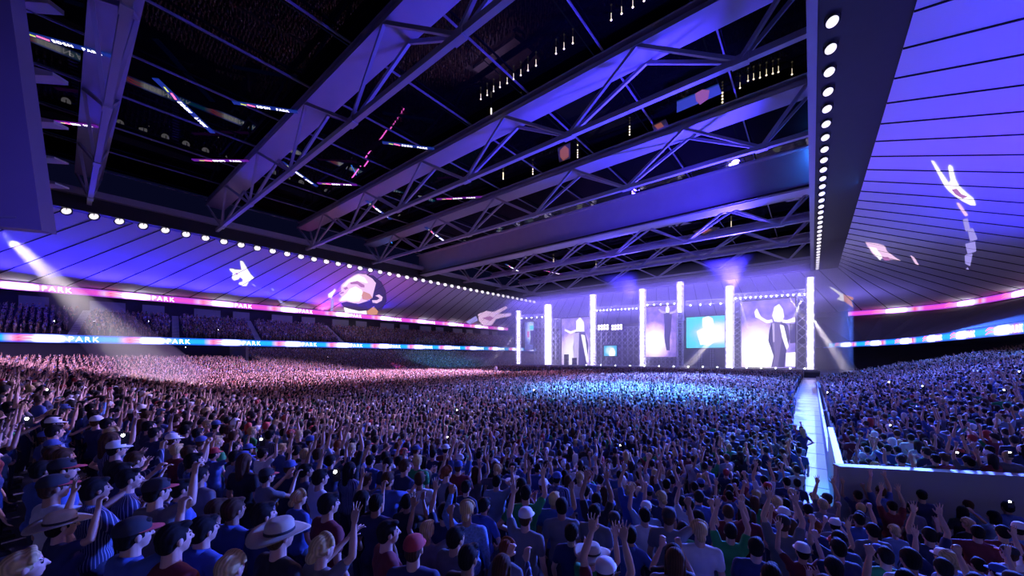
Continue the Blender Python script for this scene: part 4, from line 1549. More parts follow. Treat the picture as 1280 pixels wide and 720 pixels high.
def make_shirt(pl, pr, slim, long_sleeve, nm):
    mb = MB()
    torso_shape(mb, 0.013, slim)
    mb.cap((0, 0, 0.95), (0, 0, 1.10), 0.13, 0.13, 16)
    mb.cap((0, -0.018, 1.34), (0, -0.016, 1.432), 0.085, 0.070, 14)
    k = 0.86 if slim else 1.0
    for s, ps in ((-1, pl), (1, pr)):
        sh, e, w, d, curl = arm_points(ps, s, slim)
        mb.cap(sh, sh.lerp(e, 0.55), 0.072 * k, 0.064 * k, 12)
        if long_sleeve:
            mb.cap(sh, e, 0.066 * k, 0.052 * k, 12)
            mb.cap(e, e.lerp(w, .9), 0.052 * k, 0.037 * k, 12)
    return sculpt(mb, 0.012, 4, 2600, nm)


def make_collar():
    mb = MB()
    n = 20
    vs = []
    for r0, z, dz in ((0.070, 1.435, 0), (0.063, 1.492, .01), (0.082, 1.450, 0)):
        for k in range(n):
            a = 2 * math.pi * k / n
            vs.append((r0 * math.cos(a) * 1.02, -0.012 + r0 * math.sin(a) * 1.0, z + dz - 0.018 * math.sin(a)))
    fs = []
    for i in (0, 1):
        fs += [(i * n + k, i * n + (k + 1) % n, (i + 1) * n + (k + 1) % n, (i + 1) * n + k) for k in range(n)]
    mb.add(vs, fs)
    return mb.mesh('collar', None, True)


def make_trousers():
    mb = MB()
    mb.ell((0, 0, 0.95), (0.180, 0.125, 0.115), 20, 12)
    for s in (-1, 1):
        mb.ell((0.085 * s, -0.05, 0.93), (0.095, 0.092, 0.10), 12, 8)
        h, kn, an = leg_points(s)
        mb.cap(h, kn, 0.098, 0.072, 12)
        mb.cap(kn, an, 0.072, 0.056, 12)
    return sculpt(mb, 0.014, 4, 1600, 'trousers')


def make_shoe(s):
    mb = MB()
    h, kn, an = leg_points(s)
    mb.cap(an + Vector((0, -.035, -.035)), an + Vector((0.012 * s, 0.155, -.048)), 0.046, 0.037, 12)
    mb.box(an + Vector((0.005 * s, 0.06, -.07)), (0.085, 0.27, 0.03))
    me = sculpt(mb, 0.012, 3, 500, 'shoe')
    return me


def make_hair(kind):
    c = HEADC
    mb = MB()
    if kind in ('short', 'crop'):
        g = 0.012 if kind == 'short' else 0.006
        mb.ell(c + Vector((0, -0.020, 0.036)), (0.078 + g, 0.096 + g, 0.090 + g), 20, 14)
        mb.ell(c + Vector((0, -0.055, -0.012)), (0.068 + g, 0.052 + g, 0.075), 16, 10)
        mb.ell(c + Vector((0.02, 0.045, 0.098)), (0.05, 0.05, 0.026), 12, 8)
        for s in (-1, 1):
            mb.ell(c + Vector((0.071 * s, 0.022, 0.022)), (0.010, 0.018, 0.032), 8, 6)
    elif kind == 'long':
        mb.ell(c + Vector((0, -0.018, 0.038)), (0.092, 0.108, 0.100), 20, 14)
        mb.cap(c + Vector((0, -0.06, 0.0)), c + Vector((0, -0.088, -0.22)), 0.085, 0.06, 14)
        for s in (-1, 1):
            mb.cap(c + Vector((0.075 * s, -0.01, 0.03)), c + Vector((0.085 * s, -0.03, -0.20)), 0.026, 0.022, 10)
    else:                                       # plaited crown with hair gathered behind
        mb.ell(c + Vector((0, -0.022, 0.036)), (0.088, 0.106, 0.096), 20, 14)
        for k in range(11):
            a = math.pi * k / 10
            mb.ell(c + Vector((0.086 * math.cos(a), 0.030, 0.052 + 0.074 * math.sin(a))), (0.022, 0.030, 0.020), 10, 6, rot=Euler((0, -a + R(90) + .5, 0.3)).to_matrix())
        mb.ell(c + Vector((0, -0.115, -0.030)), (0.052, 0.044, 0.052), 14, 10)
    me = sculpt(mb, 0.008, 3, 2200, 'hair_' + kind)
    # bare face: drop everything before the hair line
    bm = bmesh.new(); bm.from_mesh(me)
    kill = []
    for f in bm.faces:
        q = f.calc_center_median() - c
        line = 0.060 if q.z > 0.045 else 0.030
        if kind == 'long' and abs(q.x) > .055:
            continue
        if q.y > line + max(0, q.z - 0.06) * 1.2 and q.z < 0.092:
            kill.append(f)
    bmesh.ops.delete(bm, geom=kill, context='FACES')
    bm.to_mesh(me); bm.free()
    return me


def make_cap():
    c = HEADC
    mb = MB()
    n = 20
    prof = [(1.0, 0.040), (1.0, 0.062), (0.94, 0.095), (0.74, 0.124), (0.40, 0.140), (0.02, 0.144)]
    vs = []
    for r, z in prof:
        for k in range(n):
            a = 2 * math.pi * k / n
            vs.append(c + Vector((0.094 * r * math.cos(a), -0.015 + 0.112 * r * math.sin(a), z)))
    fs = [(i * n + k, i * n + (k + 1) % n, (i + 1) * n + (k + 1) % n, (i + 1) * n + k) for i in range(5) for k in range(n)]
    fs.append(tuple(5 * n + k for k in range(n)))
    mb.add(vs, fs)
    crown = mb.mesh('cap_crown', None, True)
    mb = MB()
    m = 12
    top, bot = [], []
    for k in range(m + 1):
        a = math.pi * k / m
        i = c + Vector((0.092 * math.cos(a), -0.015 + 0.108 * math.sin(a), 0.046))
        o = c + Vector((0.096 * math.cos(a), -0.012 + 0.112 * math.sin(a) + 0.078 * math.sin(a) ** 0.7, 0.046 - 0.022 * math.sin(a)))
        top += [i, o]
    vs = top + [v + Vector((0, 0, -0.007)) for v in top]
    b = len(top)
    fs = []
    for k in range(m):
        p = 2 * k
        fs += [(p, p + 1, p + 3, p + 2), (b + p + 2, b + p + 3, b + p + 1, b + p), (p + 1, b + p + 1, b + p + 3, p + 3)]
    mb.add(vs, fs)
    return crown, mb.mesh('cap_peak', None, True)


def make_sunhat():
    c = HEADC
    n = 26
    mb = MB()
    prof = [(0.102, 0.045), (0.100, 0.075), (0.094, 0.118), (0.080, 0.142), (0.045, 0.150), (0.004, 0.146)]
    vs = []
    for r, z in prof:
        for k in range(n):
            a = 2 * math.pi * k / n
            vs.append(c + Vector((r * math.cos(a), -0.012 + r * 1.12 * math.sin(a), z)))
    fs = [(i * n + k, i * n + (k + 1) % n, (i + 1) * n + (k + 1) % n, (i + 1) * n + k) for i in range(5) for k in range(n)]
    fs.append(tuple(5 * n + k for k in range(n)))
    mb.add(vs, fs)
    crown = mb.mesh('hat_crown', None, True)
    mb = MB()
    vs = []
    for lay in (0, -0.007):
        for j, r in enumerate((0.098, 0.14, 0.185, 0.215)):
            for k in range(n):
                a = 2 * math.pi * k / n
                z = 0.050 - 0.010 * j + 0.055 * (j / 3) ** 1.6 * math.cos(a) ** 2
                vs.append(c + Vector((r * math.cos(a), -0.012 + r * 1.08 * math.sin(a), z + lay)))
    fs = []
    for j in range(3):
        for k in range(n):
            k2 = (k + 1) % n
            fs.append((j * n + k, j * n + k2, (j + 1) * n + k2, (j + 1) * n + k)[::-1])
            o = 4 * n
            fs.append((o + j * n + k, o + j * n + k2, o + (j + 1) * n + k2, o + (j + 1) * n + k))
    for k in range(n):
        k2 = (k + 1) % n
        fs.append((3 * n + k, 3 * n + k2, 7 * n + k2, 7 * n + k)[::-1])
    mb.add(vs, fs)
    brim = mb.mesh('hat_brim', None, True)
    mb = MB()
    mb.lathe([(0.1035, 0.048), (0.1035, 0.070), (0.100, 0.071)], tuple(c + Vector((0, -.012, 0))), n, sy=1.12)
    band = mb.mesh('hat_band', None, True)
    return crown, brim, band


BODY = [make_body(a, b, s, 'body') for a, b, _, s in POSES]
SHIRT_S = [make_shirt(a, b, s, False, 'shirt') for a, b, _, s in POSES]
SHIRT_L = [make_shirt(a, b, s, True, 'shirt') for a, b, _, s in POSES]
TROUSERS = make_trousers()
SHOES = [make_shoe(-1), make_shoe(1)]
HAIR = {k: make_hair(k) for k in ('short', 'crop', 'long', 'plait')}
CAP_CROWN, CAP_PEAK = make_cap()
HAT_CROWN, HAT_BRIM, HAT_BAND = make_sunhat()
COLLAR = make_collar()


def part(name, me, m, parent, extra=None):
    o = bpy.data.objects.new(name, me)
    if not me.materials:
        me.materials.append(m)
    COL.objects.link(o)
    o.parent = parent
    o.material_slots[0].link = 'OBJECT'
    o.material_slots[0].material = m
    return o


STAGE_AIM = Vector((-42, 112, 0))
PEOPLE = []                                   # (px, py, depth, attrs) of every individual
USED = set()
HEADS = [('short', 'black', 'short black hair'), ('crop', 'black', 'cropped black hair'), ('short', 'brown', 'short brown hair'), ('short', 'blond', 'short blond hair'),
         ('long', 'brown', 'long brown hair'), ('long', 'black', 'long black hair'), ('plait', 'blond', 'plaited blond hair'), ('plait', 'auburn', 'plaited auburn hair'),
         ('cap', 'black', 'black cap'), ('cap', 'white', 'white cap'), ('cap', 'red', 'red cap'), ('cap', 'blue', 'blue cap'), ('hat', 'beige', 'wide beige hat')]
HEAD_W = [28, 14, 16, 7, 5, 5, 4, 3, 6, 4, 2, 4, .4]
SHIRT_N = list(SHIRTS)
SHIRT_W = [20, 17, 14, 12, 9, 6, 6, 6, 4, 8]
POSE_W = [26, 8, 6, 7, 8, 6, 5, 5, 6, 6, 14, 4, 6, 4]


def zone(px, py, d):
    h = 'far left' if px < 170 else 'left' if px < 400 else 'centre left' if px < 590 else 'centre' if px < 760 else 'centre right' if px < 930 else 'right' if px < 1090 else 'far right'
    v = 'foremost rows' if d < 6.2 else 'near rows' if d < 9.0 else 'middle rows' if d < 12.5 else 'rear rows'
    return f'{v}, {h}'


def person(x, y, pose=None, shirt=None, hd=None, face=None, scale=None):
    z = floor_z(x, y)
    px, py, d = pix((x, y, z + 1.62))
    zn = zone(px, py, d)
    for _ in range(400):
        p = pose if pose is not None else rng.choice(len(POSES), p=np.array(POSE_W) / sum(POSE_W))
        s = shirt if shirt is not None else SHIRT_N[rng.choice(len(SHIRT_N), p=np.array(SHIRT_W) / sum(SHIRT_W))]
        h = hd if hd is not None else rng.choice(len(HEADS), p=np.array(HEAD_W) / sum(HEAD_W))
        if POSES[p][3] and hd is None and h in (1, 2):
            continue
        key = (p, s, int(h), zn)
        if key not in USED:
            break
    while key in USED:                        # the same look already stands in this part of the crowd
        h = (int(h) + 1) % 12
        key = (p, s, h, zn)
    USED.add(key)
    kind, colr, hdesc = HEADS[h]
    slim = POSES[p][3]
    sc = scale or (rng.uniform(0.92, 0.98) if slim else rng.uniform(0.97, 1.06))
    if face is None:
        a = math.atan2(STAGE_AIM.y - y, STAGE_AIM.x - x) - math.pi / 2
        a += rng.normal(0, 0.22)
    else:
        a = face
    who = 'person'
    label = f'{who} in {s}, {hdesc}, {POSES[p][2]}, {zn}'
    root = thing('person', label, 'person', (x, y, z), 'people in the nearest rows of the crowd', a)
    root.scale = (sc, sc, sc)
    sk = M['skin'] if rng.random() < 0.8 else M['skin_tan']
    part('body', BODY[p], sk, root)
    longs = s in ('pinstriped shirt', 'speckled blue shirt')
    part('shirt', (SHIRT_L if longs else SHIRT_S)[p], SM[s], root)
    if s in ('royal blue polo', 'pinstriped shirt'):
        part('collar', COLLAR, SM[s], root)
    part('trousers', TROUSERS, M['jeans'], root)
    for me in SHOES:
        part('shoe', me, M['shoe'], root)
    if kind in ('cap', 'hat'):
        part('hair', HAIR['crop'], HM['black' if rng.random() < .6 else 'brown'], root)
        if kind == 'cap':
            c = part('cap', CAP_CROWN, HATM[colr], root)
            part('peak', CAP_PEAK, HATM['red' if (colr == 'black' and rng.random() < .5) else colr], c)
        else:
            c = part('sun_hat', HAT_CROWN, HATM[colr], root)
            part('brim', HAT_BRIM, HATM[colr], c)
            part('hat_band', HAT_BAND, HATM['black'], c)
    else:
        part('hair', HAIR[kind], HM[colr], root)
    PEOPLE.append((x, y, px, py, d, p, root))
    return root


def from_photo(px, py):
    """standing spot of a person whose head centre is seen at px, py"""
    r = ray(px, py)
    t = 1.2
    while t < 60:
        q = EYE + r * t
        if q.z - 1.62 <= floor_z(q.x, q.y):
            if q.x > 0.1:
                q.y = min(q.y, right_front(q.x) - 0.55)
            return q.x, q.y
        t += 0.02
    return None


PI_ = {n: i for i, (_, _, n, _) in enumerate(POSES)}
HI = {h[2]: i for i, h in enumerate(HEADS)}
SPOTS = [  # head px, py, pose, shirt, head
    (28, 700, 'standing still', 'slate grey t-shirt', 'plaited blond hair'),
    (287, 708, 'standing still', 'navy t-shirt', 'plaited blond hair'),
    (402, 682, 'one arm raised forward', 'slate grey t-shirt', 'plaited blond hair'),
    (349, 684, 'arms down', 'black t-shirt', 'wide beige hat'),
    (165, 682, 'right fist raised', 'royal blue polo', 'black cap'),
    (118, 690, 'arms down', 'black t-shirt', 'black cap'),
    (74, 684, 'left hand raised', 'dark red t-shirt', 'blue cap'),
    (216, 690, 'arms down', 'dark red t-shirt', 'cropped black hair'),
    (253, 676, 'arms down', 'royal blue polo', 'short black hair'),
    (66, 622, 'reaching forward', 'white t-shirt', 'black cap'),
    (118, 622, 'clapping', 'pinstriped shirt', 'short black hair'),
    (160, 606, 'clapping', 'pinstriped shirt', 'short black hair'),
    (195, 624, 'right fist raised', 'slate grey t-shirt', 'black cap'),
    (10, 615, 'left hand raised', 'pale blue t-shirt', 'short black hair'),
    (52, 590, 'clapping', 'royal blue polo', 'short black hair'),
    (226, 615, 'arms down', 'royal blue polo', 'short black hair'),
    (270, 632, 'hands on hips', 'black t-shirt', 'short brown hair'),
    (291, 642, 'arms down', 'royal blue polo', 'short black hair'),
    (328, 650, 'arms down', 'navy t-shirt', 'short black hair'),
    (320, 628, 'reaching forward', 'slate grey t-shirt', 'white cap'),
    (356, 648, 'right fist raised', 'navy t-shirt', 'red cap'),
    (410, 642, 'arms down', 'dark red t-shirt', 'short black hair'),
    (432, 648, 'arms down', 'slate grey t-shirt', 'short black hair'),
    (470, 630, 'arms down', 'navy t-shirt', 'short black hair'),
    (452, 622, 'both hands up', 'black t-shirt', 'long black hair'),
    (484, 672, 'arms down', 'dark red t-shirt', 'cropped black hair'),
    (517, 688, 'arms down', 'navy t-shirt', 'red cap'),
    (585, 695, 'arms down', 'black t-shirt', 'cropped black hair'),
    (627, 700, 'hands before face', 'pinstriped shirt', 'long brown hair'),
    (657, 648, 'left hand raised', 'slate grey t-shirt', 'white cap'),
    (605, 625, 'hands on hips', 'royal blue polo', 'short black hair'),
    (580, 632, 'both arms straight up', 'black t-shirt', 'short black hair'),
    (702, 639, 'arms down', 'slate grey t-shirt', 'short black hair'),
    (743, 642, 'arms down', 'slate grey t-shirt', 'cropped black hair'),
    (740, 684, 'one arm raised forward', 'green t-shirt', 'wide beige hat'),
    (788, 661, 'hands on hips', 'royal blue polo', 'short black hair'),
    (836, 655, 'right fist raised', 'slate grey t-shirt', 'black cap'),
    (842, 690, 'hands before face', 'black t-shirt', 'long black hair'),
    (732, 615, 'arms down', 'royal blue polo', 'short black hair'),
    (862, 632, 'left hand raised', 'white t-shirt', 'short black hair'),
    (913, 664, 'both arms straight up', 'green t-shirt', 'short black hair'),
    (945, 686, 'arms down', 'navy t-shirt', 'short black hair'),
    (1003, 682, 'both hands up', 'dark red t-shirt', 'white cap'),
    (1048, 690, 'arms down', 'navy t-shirt', 'short black hair'),
    (955, 605, 'both arms straight up', 'white t-shirt', 'short black hair'),
    (982, 626, 'hands on hips', 'slate grey t-shirt', 'short black hair'),
    (1010, 637, 'arms down', 'pinstriped shirt', 'short black hair'),
    (1034, 628, 'both arms straight up', 'slate grey t-shirt', 'black cap'),
    (990, 617, 'clapping', 'slate grey t-shirt', 'short blond hair'),
    (1018, 617, 'standing still', 'slate grey t-shirt', 'plaited blond hair'),
    (1069, 604, 'both hands up', 'navy t-shirt', 'short black hair'),
    (1076, 633, 'standing still', 'slate grey t-shirt', 'short blond hair'),
    (1091, 668, 'arms down', 'slate grey t-shirt', 'short black hair'),
    (1107, 698, 'arms down', 'green t-shirt', 'cropped black hair'),
    (1144, 610, 'arms down', 'navy t-shirt', 'short black hair'),
    (1163, 613, 'right fist raised', 'royal blue polo', 'short black hair'),
    (1141, 634, 'standing still', 'slate grey t-shirt', 'short black hair'),
    (1115, 632, 'both arms straight up', 'dark red t-shirt', 'short black hair'),
    (1146, 668, 'hands on hips', 'pinstriped shirt', 'long black hair'),
    (1200, 618, 'hands on hips', 'speckled blue shirt', 'short brown hair'),
    (1216, 622, 'standing still', 'speckled blue shirt', 'short blond hair'),
    (1211, 654, 'standing still', 'black t-shirt', 'plaited blond hair'),
    (1222, 672, 'left hand waving', 'dark red t-shirt', 'short black hair'),
    (1254, 672, 'reaching forward', 'dark red t-shirt', 'short black hair'),
    (1262, 694, 'right hand raised high', 'white t-shirt', 'black cap'),
    (1274, 668, 'clapping', 'speckled blue shirt', 'white cap'),
    (1242, 642, 'hands before face', 'pale blue t-shirt', 'long black hair'),
]


def free(x, y, r=0.46):
    for q in PEOPLE:
        if (q[0] - x) ** 2 + (q[1] - y) ** 2 < r * r:
            return False
    return True


for px, py, po, sh, hd in SPOTS:
    xy = from_photo(px, py)
    if xy is None or not free(*xy, 0.34):
        continue
    person(*xy, PI_[po], sh, HI[hd])

AISLE = (-1.12, 0.62)


def blocked(x, y):
    if AISLE[0] < x < AISLE[1] and y > (25.0 if x < -0.30 else 11.0):
        return True
    if x >= 0.30 and abs(y - right_front(x)) < 0.5:
        return True
    if 0.3 < x < RX0 + .25 and y > 12.2:
        return True
    if y > 60 and -63.5 + (y - 62) * 0.174 < x < -48.5 + (y - 62) * .174:
        return True
    return False


# fill the nearest rows round the people placed above
cand = []
yy = -6.0
while yy < 17.0:
    xx = -22.0
    while xx < 9.0:
        x, y = xx + rng.uniform(-.15, .15), yy + rng.uniform(-.14, .14)
        q = pix((x, y, floor_z(x, y) + 1.62))
        if q and q[2] > 2.3 and -25 < q[0] < 1305 and q[1] < 745 and not blocked(x, y):
            cand.append((q[2], x, y, q))
        xx += 0.60
    yy += 0.66
cand.sort()
N_IND = 300
for d, x, y, q in cand:
    if len(PEOPLE) >= N_IND:
        break
    if d < 5.0 and q[1] > 650 and not (q[0] < 250):
        # keep the lines of sight of the nearest rows open, as in the photo
        if d < 3.4:
            continue
    if free(x, y, 0.46):
        person(x, y)
D_IND = max(p[4] for p in PEOPLE)


# ------------------------------------------------------------------ performer on the catwalk
p = Vector((-56.5, 63.4, 0.9))
USED_PERF = part
root = thing('person', 'tiny lone performer in pale clothes standing at the end of the catwalk', 'person', p, None, math.atan2(-60, 56) - math.pi / 2 + 0.0)
root.rotation_euler = (0, 0, math.atan2(0 - p.y, 0 - p.x) - math.pi / 2)
root.scale = (1.1, 1.1, 1.1)
part('body', BODY[0], M['skin'], root)
part('shirt', SHIRT_L[0], SM['white t-shirt'], root)
part('trousers', TROUSERS, M['jeans'], root)
for me in SHOES:
    part('shoe', me, M['shoe'], root)
part('hair', HAIR['short'], HM['black'], root)

# ------------------------------------------------------------------ the rest of the crowd
def thin(me, target):
    ob = bpy.data.objects.new('tmp', me.copy())
    COL.objects.link(ob)
    d = ob.modifiers.new('d', 'DECIMATE')
    d.ratio = min(1.0, target / max(1, sum(len(p.vertices) - 2 for p in me.polygons)))
    d.use_collapse_triangulate = True
    dg = bpy.context.evaluated_depsgraph_get()
    out = bpy.data.meshes.new_from_object(ob.evaluated_get(dg))
    bpy.data.objects.remove(ob)
    out.calc_loop_triangles()
    v = np.empty(len(out.vertices) * 3, np.float32); out.vertices.foreach_get('co', v)
    t = np.empty(len(out.loop_triangles) * 3, np.int32); out.loop_triangles.foreach_get('vertices', t)
    bpy.data.meshes.remove(out)
    return v.reshape(-1, 3), t.reshape(-1, 3)


def lod(k, hk, nb, ns, nt, nh):
    V, T, Pt = [], [], []
    b = 0
    for i, (me, n) in enumerate(((BODY[k], nb), (SHIRT_S[k], ns), (TROUSERS, nt), (HAIR[hk], nh))):
        v, t = thin(me, n)
        V.append(v); T.append(t + b); Pt.append(np.full(len(t), i, np.int8))
        b += len(v)
    return np.concatenate(V), np.concatenate(T), np.concatenate(Pt)


hk = ['short', 'short', 'crop', 'short', 'short', 'crop', 'short', 'long', 'long', 'plait', 'long', 'plait', 'short', 'long']
MID = [lod(k, hk[k], 420, 130, 50, 60) for k in range(len(POSES))]
LOW = [lod(k, hk[k], 120, 40, 16, 22) for k in range(len(POSES))]

SHC = np.array([SHIRTS[s][0] for s in SHIRT_N], np.float32)
SHP = np.array(SHIRT_W, float) / sum(SHIRT_W)
HC = np.array([HAIRC['black'], HAIRC['brown'], HAIRC['blond'], HATC['white'], HATC['red']], np.float32)
HP = [.58, .2, .08, .1, .04]

pts = []
def grid(x0, x1, y0, y1, dx, dy, test, jit=0.3, zf=None):
    xs = np.arange(x0, x1, dx); ys = np.arange(y0, y1, dy)
    X, Y = np.meshgrid(xs, ys)
    X = (X + rng.uniform(-jit, jit, X.shape) * dx).ravel()
    Y = (Y + rng.uniform(-jit * .6, jit * .6, Y.shape) * dy).ravel()
    for x, y in zip(X, Y):
        z = test(x, y)
        if z is not None:
            pts.append((x, y, z))


PXY = np.array([(q[0], q[1]) for q in PEOPLE])


def vis(x, y, z, m=12):
    v0, v1 = x, y
    d = -x * SN + y * CS
    if d < 1.5:
        return False
    r = x * CS + y * SN
    px = HX + F * r / d
    py = HY - F * (z + 1.7 - 5) / d
    return -m < px < 1280 + m and py < 745


def t_field(x, y):
    if blocked(x, y) or in_right(x, y) or (x > -0.30 and y > 12.2):
        return None
    if bowl_dist(x, y) > 29.6 or (bowl_dist(x, y) > 17.6 and y < BY + CR + 6.5):
        return None
    if (-88.0 < x < -86.2 and y > 21.5) or (x < -99 and 26.4 < y < 29.3):
        return None
    z = floor_z(x, y)
    if not vis(x, y, z):
        return None
    d = -x * SN + y * CS
    if d < D_IND + 6 and np.min((PXY[:, 0] - x) ** 2 + (PXY[:, 1] - y) ** 2) < (0.5 if d < D_IND else 0.42) ** 2:
        return None
    if d < D_IND - 1.5 and x > -22.2:
        return None
    return z


def t_right(x, y):
    if not in_right(x, y) or y < right_front(x) + .55 or x < RX0 + .3:
        return None
    if y > 74 + max(0, x - 3) * 1.2:
        return None
    z = floor_z(x, y)
    return z if vis(x, y, z) else None


def t_tier(x, y):
    k = math.floor((-118.2 - x) / 0.85)
    if not 0 <= k < 19:
        return None
    for sy in (1.5, 17.5, 34.5, 58.0):
        if abs(y - sy - 0.12 * k) < 1.1:
            return None
    z = 9.3 + .31 * k
    return z if vis(x, y, z) else None


grid(-24, 13, -6, 40, 0.58, 0.70, t_field)
grid(-118, -24, -6, 40, 0.58, 0.66, t_field)
grid(-118, -1.5, 40, 106, 0.66, 0.86, t_field)
grid(-118, -87, 106, 150, 0.8, 0.95, t_field)
grid(0.7, 34, 12, 118, 0.60, 0.78, t_right)
grid(-136, -118.4, -20, 165, 0.85, 0.9, t_tier)
pts = np.array(pts, np.float32)
dist = -pts[:, 0] * SN + pts[:, 1] * CS
order = np.argsort(dist)
pts, dist = pts[order], dist[order]
NP = len(pts)
print('crowd', NP, 'individuals', len(PEOPLE), 'd', D_IND)
pose_id = rng.choice(len(POSES), NP, p=np.array(POSE_W) / sum(POSE_W))
ang = np.arctan2(STAGE_AIM.y - pts[:, 1], STAGE_AIM.x - pts[:, 0]) - math.pi / 2 + rng.normal(0, 0.25, NP)
scl = rng.uniform(0.93, 1.06, NP).astype(np.float32)
shc = SHC[rng.choice(len(SHIRT_N), NP, p=SHP)]
hcc = HC[rng.choice(len(HC), NP, p=HP)]
skc = np.where(rng.random(NP)[:, None] < .8, np.array([[.60, .37, .26]]), np.array([[.36, .21, .14]])).astype(np.float32)
near = dist < 30.0
VV, TT, CC = [], [], []
base = 0
for lodset, sel in ((MID, near), (LOW, ~near)):
    for k in range(len(POSES)):
        ids = np.nonzero(sel & (pose_id == k))[0]
        if not len(ids):
            continue
        v, t, pt = lodset[k]
        c, s = np.cos(ang[ids])[:, None], np.sin(ang[ids])[:, None]
        sc = scl[ids][:, None]
        x = (v[None, :, 0] * c - v[None, :, 1] * s) * sc + pts[ids, 0][:, None]
        y = (v[None, :, 0] * s + v[None, :, 1] * c) * sc + pts[ids, 1][:, None]
        z = v[None, :, 2] * sc + pts[ids, 2][:, None]
        VV.append(np.stack([x, y, z], -1).reshape(-1, 3).astype(np.float32))
        tt = t[None] + (np.arange(len(ids)) * len(v))[:, None, None] + base
        TT.append(tt.reshape(-1, 3).astype(np.int32))
        base += len(ids) * len(v)
        pal = np.stack([skc[ids], shc[ids], np.tile(np.array([[.03, .04, .08]], np.float32), (len(ids), 1)), hcc[ids]], 1)
        CC.append(pal[:, pt].reshape(-1, 3))
VV, TT, CC = np.concatenate(VV), np.concatenate(TT), np.concatenate(CC)
me = bpy.data.meshes.new('crowd')
me.vertices.add(len(VV)); me.vertices.foreach_set('co', VV.ravel())
me.loops.add(len(TT) * 3); me.loops.foreach_set('vertex_index', TT.ravel())
me.polygons.add(len(TT)); me.polygons.foreach_set('loop_start', np.arange(0, len(TT) * 3, 3, dtype=np.int32))
at_ = me.attributes.new('clothes', 'FLOAT_COLOR', 'FACE')
at_.data.foreach_set('color', np.concatenate([CC, np.ones((len(CC), 1), np.float32)], 1).astype(np.float32).ravel())
me.polygons.foreach_set('use_smooth', np.ones(len(TT), bool))
me.update(calc_edges=True)
cm = mat('crowd_clothes_and_skin', (0.1, 0.1, 0.1), 0.75)
a_ = nd(cm, 'ShaderNodeAttribute', attribute_name='clothes')
cm.node_tree.links.new(a_.outputs['Color'], cm.node_tree.nodes['Principled BSDF'].inputs['Base Color'])
me.materials.append(cm)
crowd = bpy.data.objects.new('crowd', me)
COL.objects.link(crowd)
tag(crowd, 'dense standing crowd filling the field and the stands behind the nearest rows', 'crowd', kind='stuff')

# phones held up with their torches on
PH = [(36, 527, 0), (156, 548, 0), (421, 594, 1), (60, 489, 0), (328, 552, 0), (560, 548, 0), (776, 558, 0), (1198, 568, 2), (1264, 568, 2), (1114, 533, 2), (1264, 630, 3), (1154, 484, 2), (1035, 492, 2), (1112, 479, 2), (1256, 489, 2), (1275, 466, 2),
      (572, 514, 0), (668, 489, 0), (456, 464, 0), (410, 447, 0), (303, 440, 4), (232, 435, 4), (68, 402, 4), (118, 402, 4), (186, 402, 4), (273, 413, 4)]
lens_m = mat('phone_torch', (1, 1, 1), 0.3, 0, (1.0, 0.95, 0.85), 60.0, sample=False)
for k, (px, py, where) in enumerate(PH):
    best = None
    t = 3.0
    r = ray(px, py)
    while t < 180:
        q = EYE + r * t
        if q.x < -118.4:
            fz = 9.3 + .31 * min(23, math.floor((-118.2 - q.x) / .85))
        else:
            fz = floor_z(q.x, q.y)
        if q.z <= fz + 1.95:
            best = (q, t); break
        t += 0.1
    if best is None:
        continue
    q, t = best
    s = 1.0 if t < 12 else min(2.2, t / 14)
    root = thing('phone', f'phone torch shining white, {ordinal(k + 1)} counted among the lit phones', 'phone', q, 'lit phones in the crowd', math.atan2(-q.y, -q.x) - math.pi / 2)
    where_txt = {0: 'over the field crowd', 1: 'in the near crowd', 2: 'over the right stand crowd', 3: 'in front of the low grey wall', 4: 'in the left middle tier'}[where]
    root['label'] = f'white phone torch held {where_txt}, {round(px / 12.8)} percent across, {"lower" if py > 520 else "upper"}'
    mb = MB(); mb.box((0, 0, 0), (0.078 * s, 0.009, 0.155 * s)); mb.build('case', M['rig_black'], root)
    mb = MB(); mb.ell((0.018 * s, 0.008, 0.045 * s), (0.018 * s, 0.006, 0.018 * s), 12, 8); mb.build('torch', lens_m, root)

# ------------------------------------------------------------------ light beams in the haze
def haze_mat(name, dens, an=0.0, col=(1, 1, 1)):
    m = bpy.data.materials.new(name)
    m.use_nodes = True
    nt = m.node_tree
    nt.nodes.remove(nt.nodes['Principled BSDF'])
    v = nt.nodes.new('ShaderNodeVolumeScatter')
    v.inputs['Density'].default_value = dens
    v.inputs['Anisotropy'].default_value = an
    v.inputs['Color'].default_value = (*col, 1)
    nt.links.new(v.outputs[0], nt.nodes['Material Output'].inputs['Volume'])
    m.cycles.homogeneous_volume = True
    return m


BEAM = haze_mat('beam_haze', 0.05)


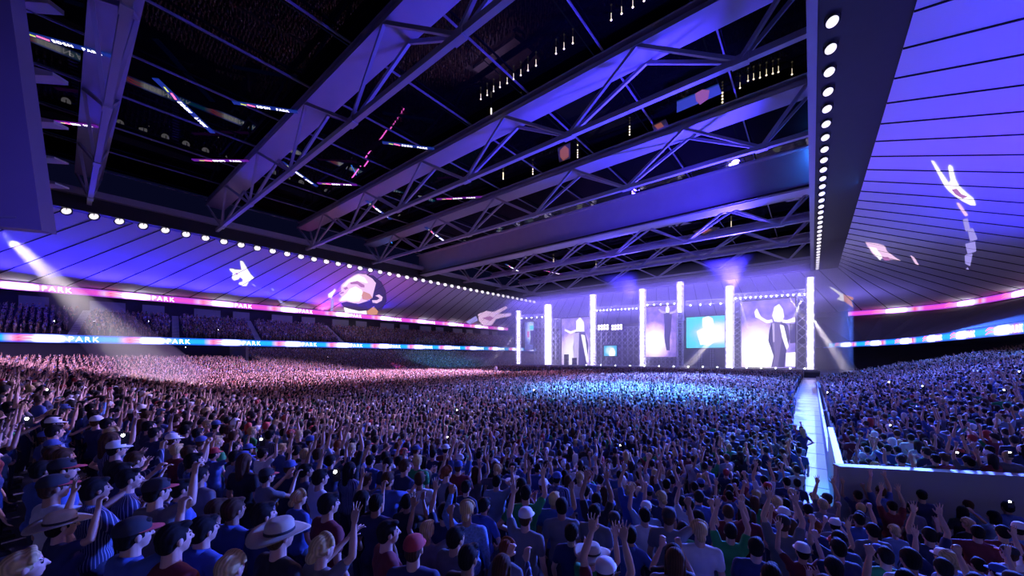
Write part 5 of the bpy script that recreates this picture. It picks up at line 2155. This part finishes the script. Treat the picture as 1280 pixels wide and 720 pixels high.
def beam(a, b, r0, r1, e, col, lb):
    a, b = Vector(a), Vector(b)
    mb = MB(); mb.tube((0, 0, 0), b - a, r0, r1, 24)
    o = mb.build('light_beam', BEAM)
    o.location = a
    tag(o, lb, 'light beam', 'beams of light in the haze', 'stuff')
    L = (b - a).length
    back = r0 / max((r1 - r0) / L, 1e-3)
    half = math.atan((r1 - r0) / L) * 0.96
    d = (b - a).normalized()
    lo = light('SPOT', 'beam_lamp', a - d * 0.02, b, e, col, spot_size=max(half * 2, R(1.0)), spot_blend=0.25, shadow_soft_size=min(r0 * .5, 0.3))
    return o


WHT = (1.0, 0.86, 0.92)
beam(at_depth(2, 290, 29.6), at_depth(222, 492, 40), 0.75, 3.6, 45000, WHT, 'broad pale beam falling from the hanging board to the left crowd')
beam(on_y(649, 416, SY - 1), at_depth(592, 472, 112), 0.35, 1.7, 130000, WHT, 'pale beam leaning left from the leftmost light tower')
beam(on_y(801, 366, SY - 1), on_y(705, 414, SY - 5), 0.35, 1.1, 130000, WHT, 'pale beam slanting down left across the lattice wall')
beam(on_y(739, 383, SY - 1), on_y(665, 448, SY - 5), 0.35, 1.3, 130000, WHT, 'pale beam slanting down left from the tower by the left singer screen')
beam(on_y(906, 408, SY - 1), on_y(845, 474, SY - 12), 0.7, 2.2, 200000, WHT, 'wide pale beam slanting from the tall tower across the cyan screen')
beam(on_y(1013, 395, SY - 2.6), on_y(1062, 468, SY - 12), 0.5, 1.7, 130000, WHT, 'pale beam leaning right from the right end tower')
beam(on_y(925, 372, SY), on_y(934, 412, SY), 0.15, 0.8, 50000, WHT, 'narrow beam under the left end of the overhead truss')
beam(on_y(1004, 370, SY), on_y(986, 412, SY), 0.15, 0.8, 50000, WHT, 'narrow beam leaning left under the right end of the overhead truss')
beam(on_y(985, 369, SY), on_y(1008, 404, SY), 0.15, 0.7, 50000, WHT, 'narrow beam leaning right across the lattice beside the right tower')

# thin haze hanging round the stage
mb = MB()
mb.box((-46, 109, 14.2), (104, 34, 25))
hz = mb.build('haze', haze_mat('stage_haze', 0.02, 0.2))
tag(hz, 'thin violet haze hanging around the stage and the crowd before it', 'haze', kind='stuff')
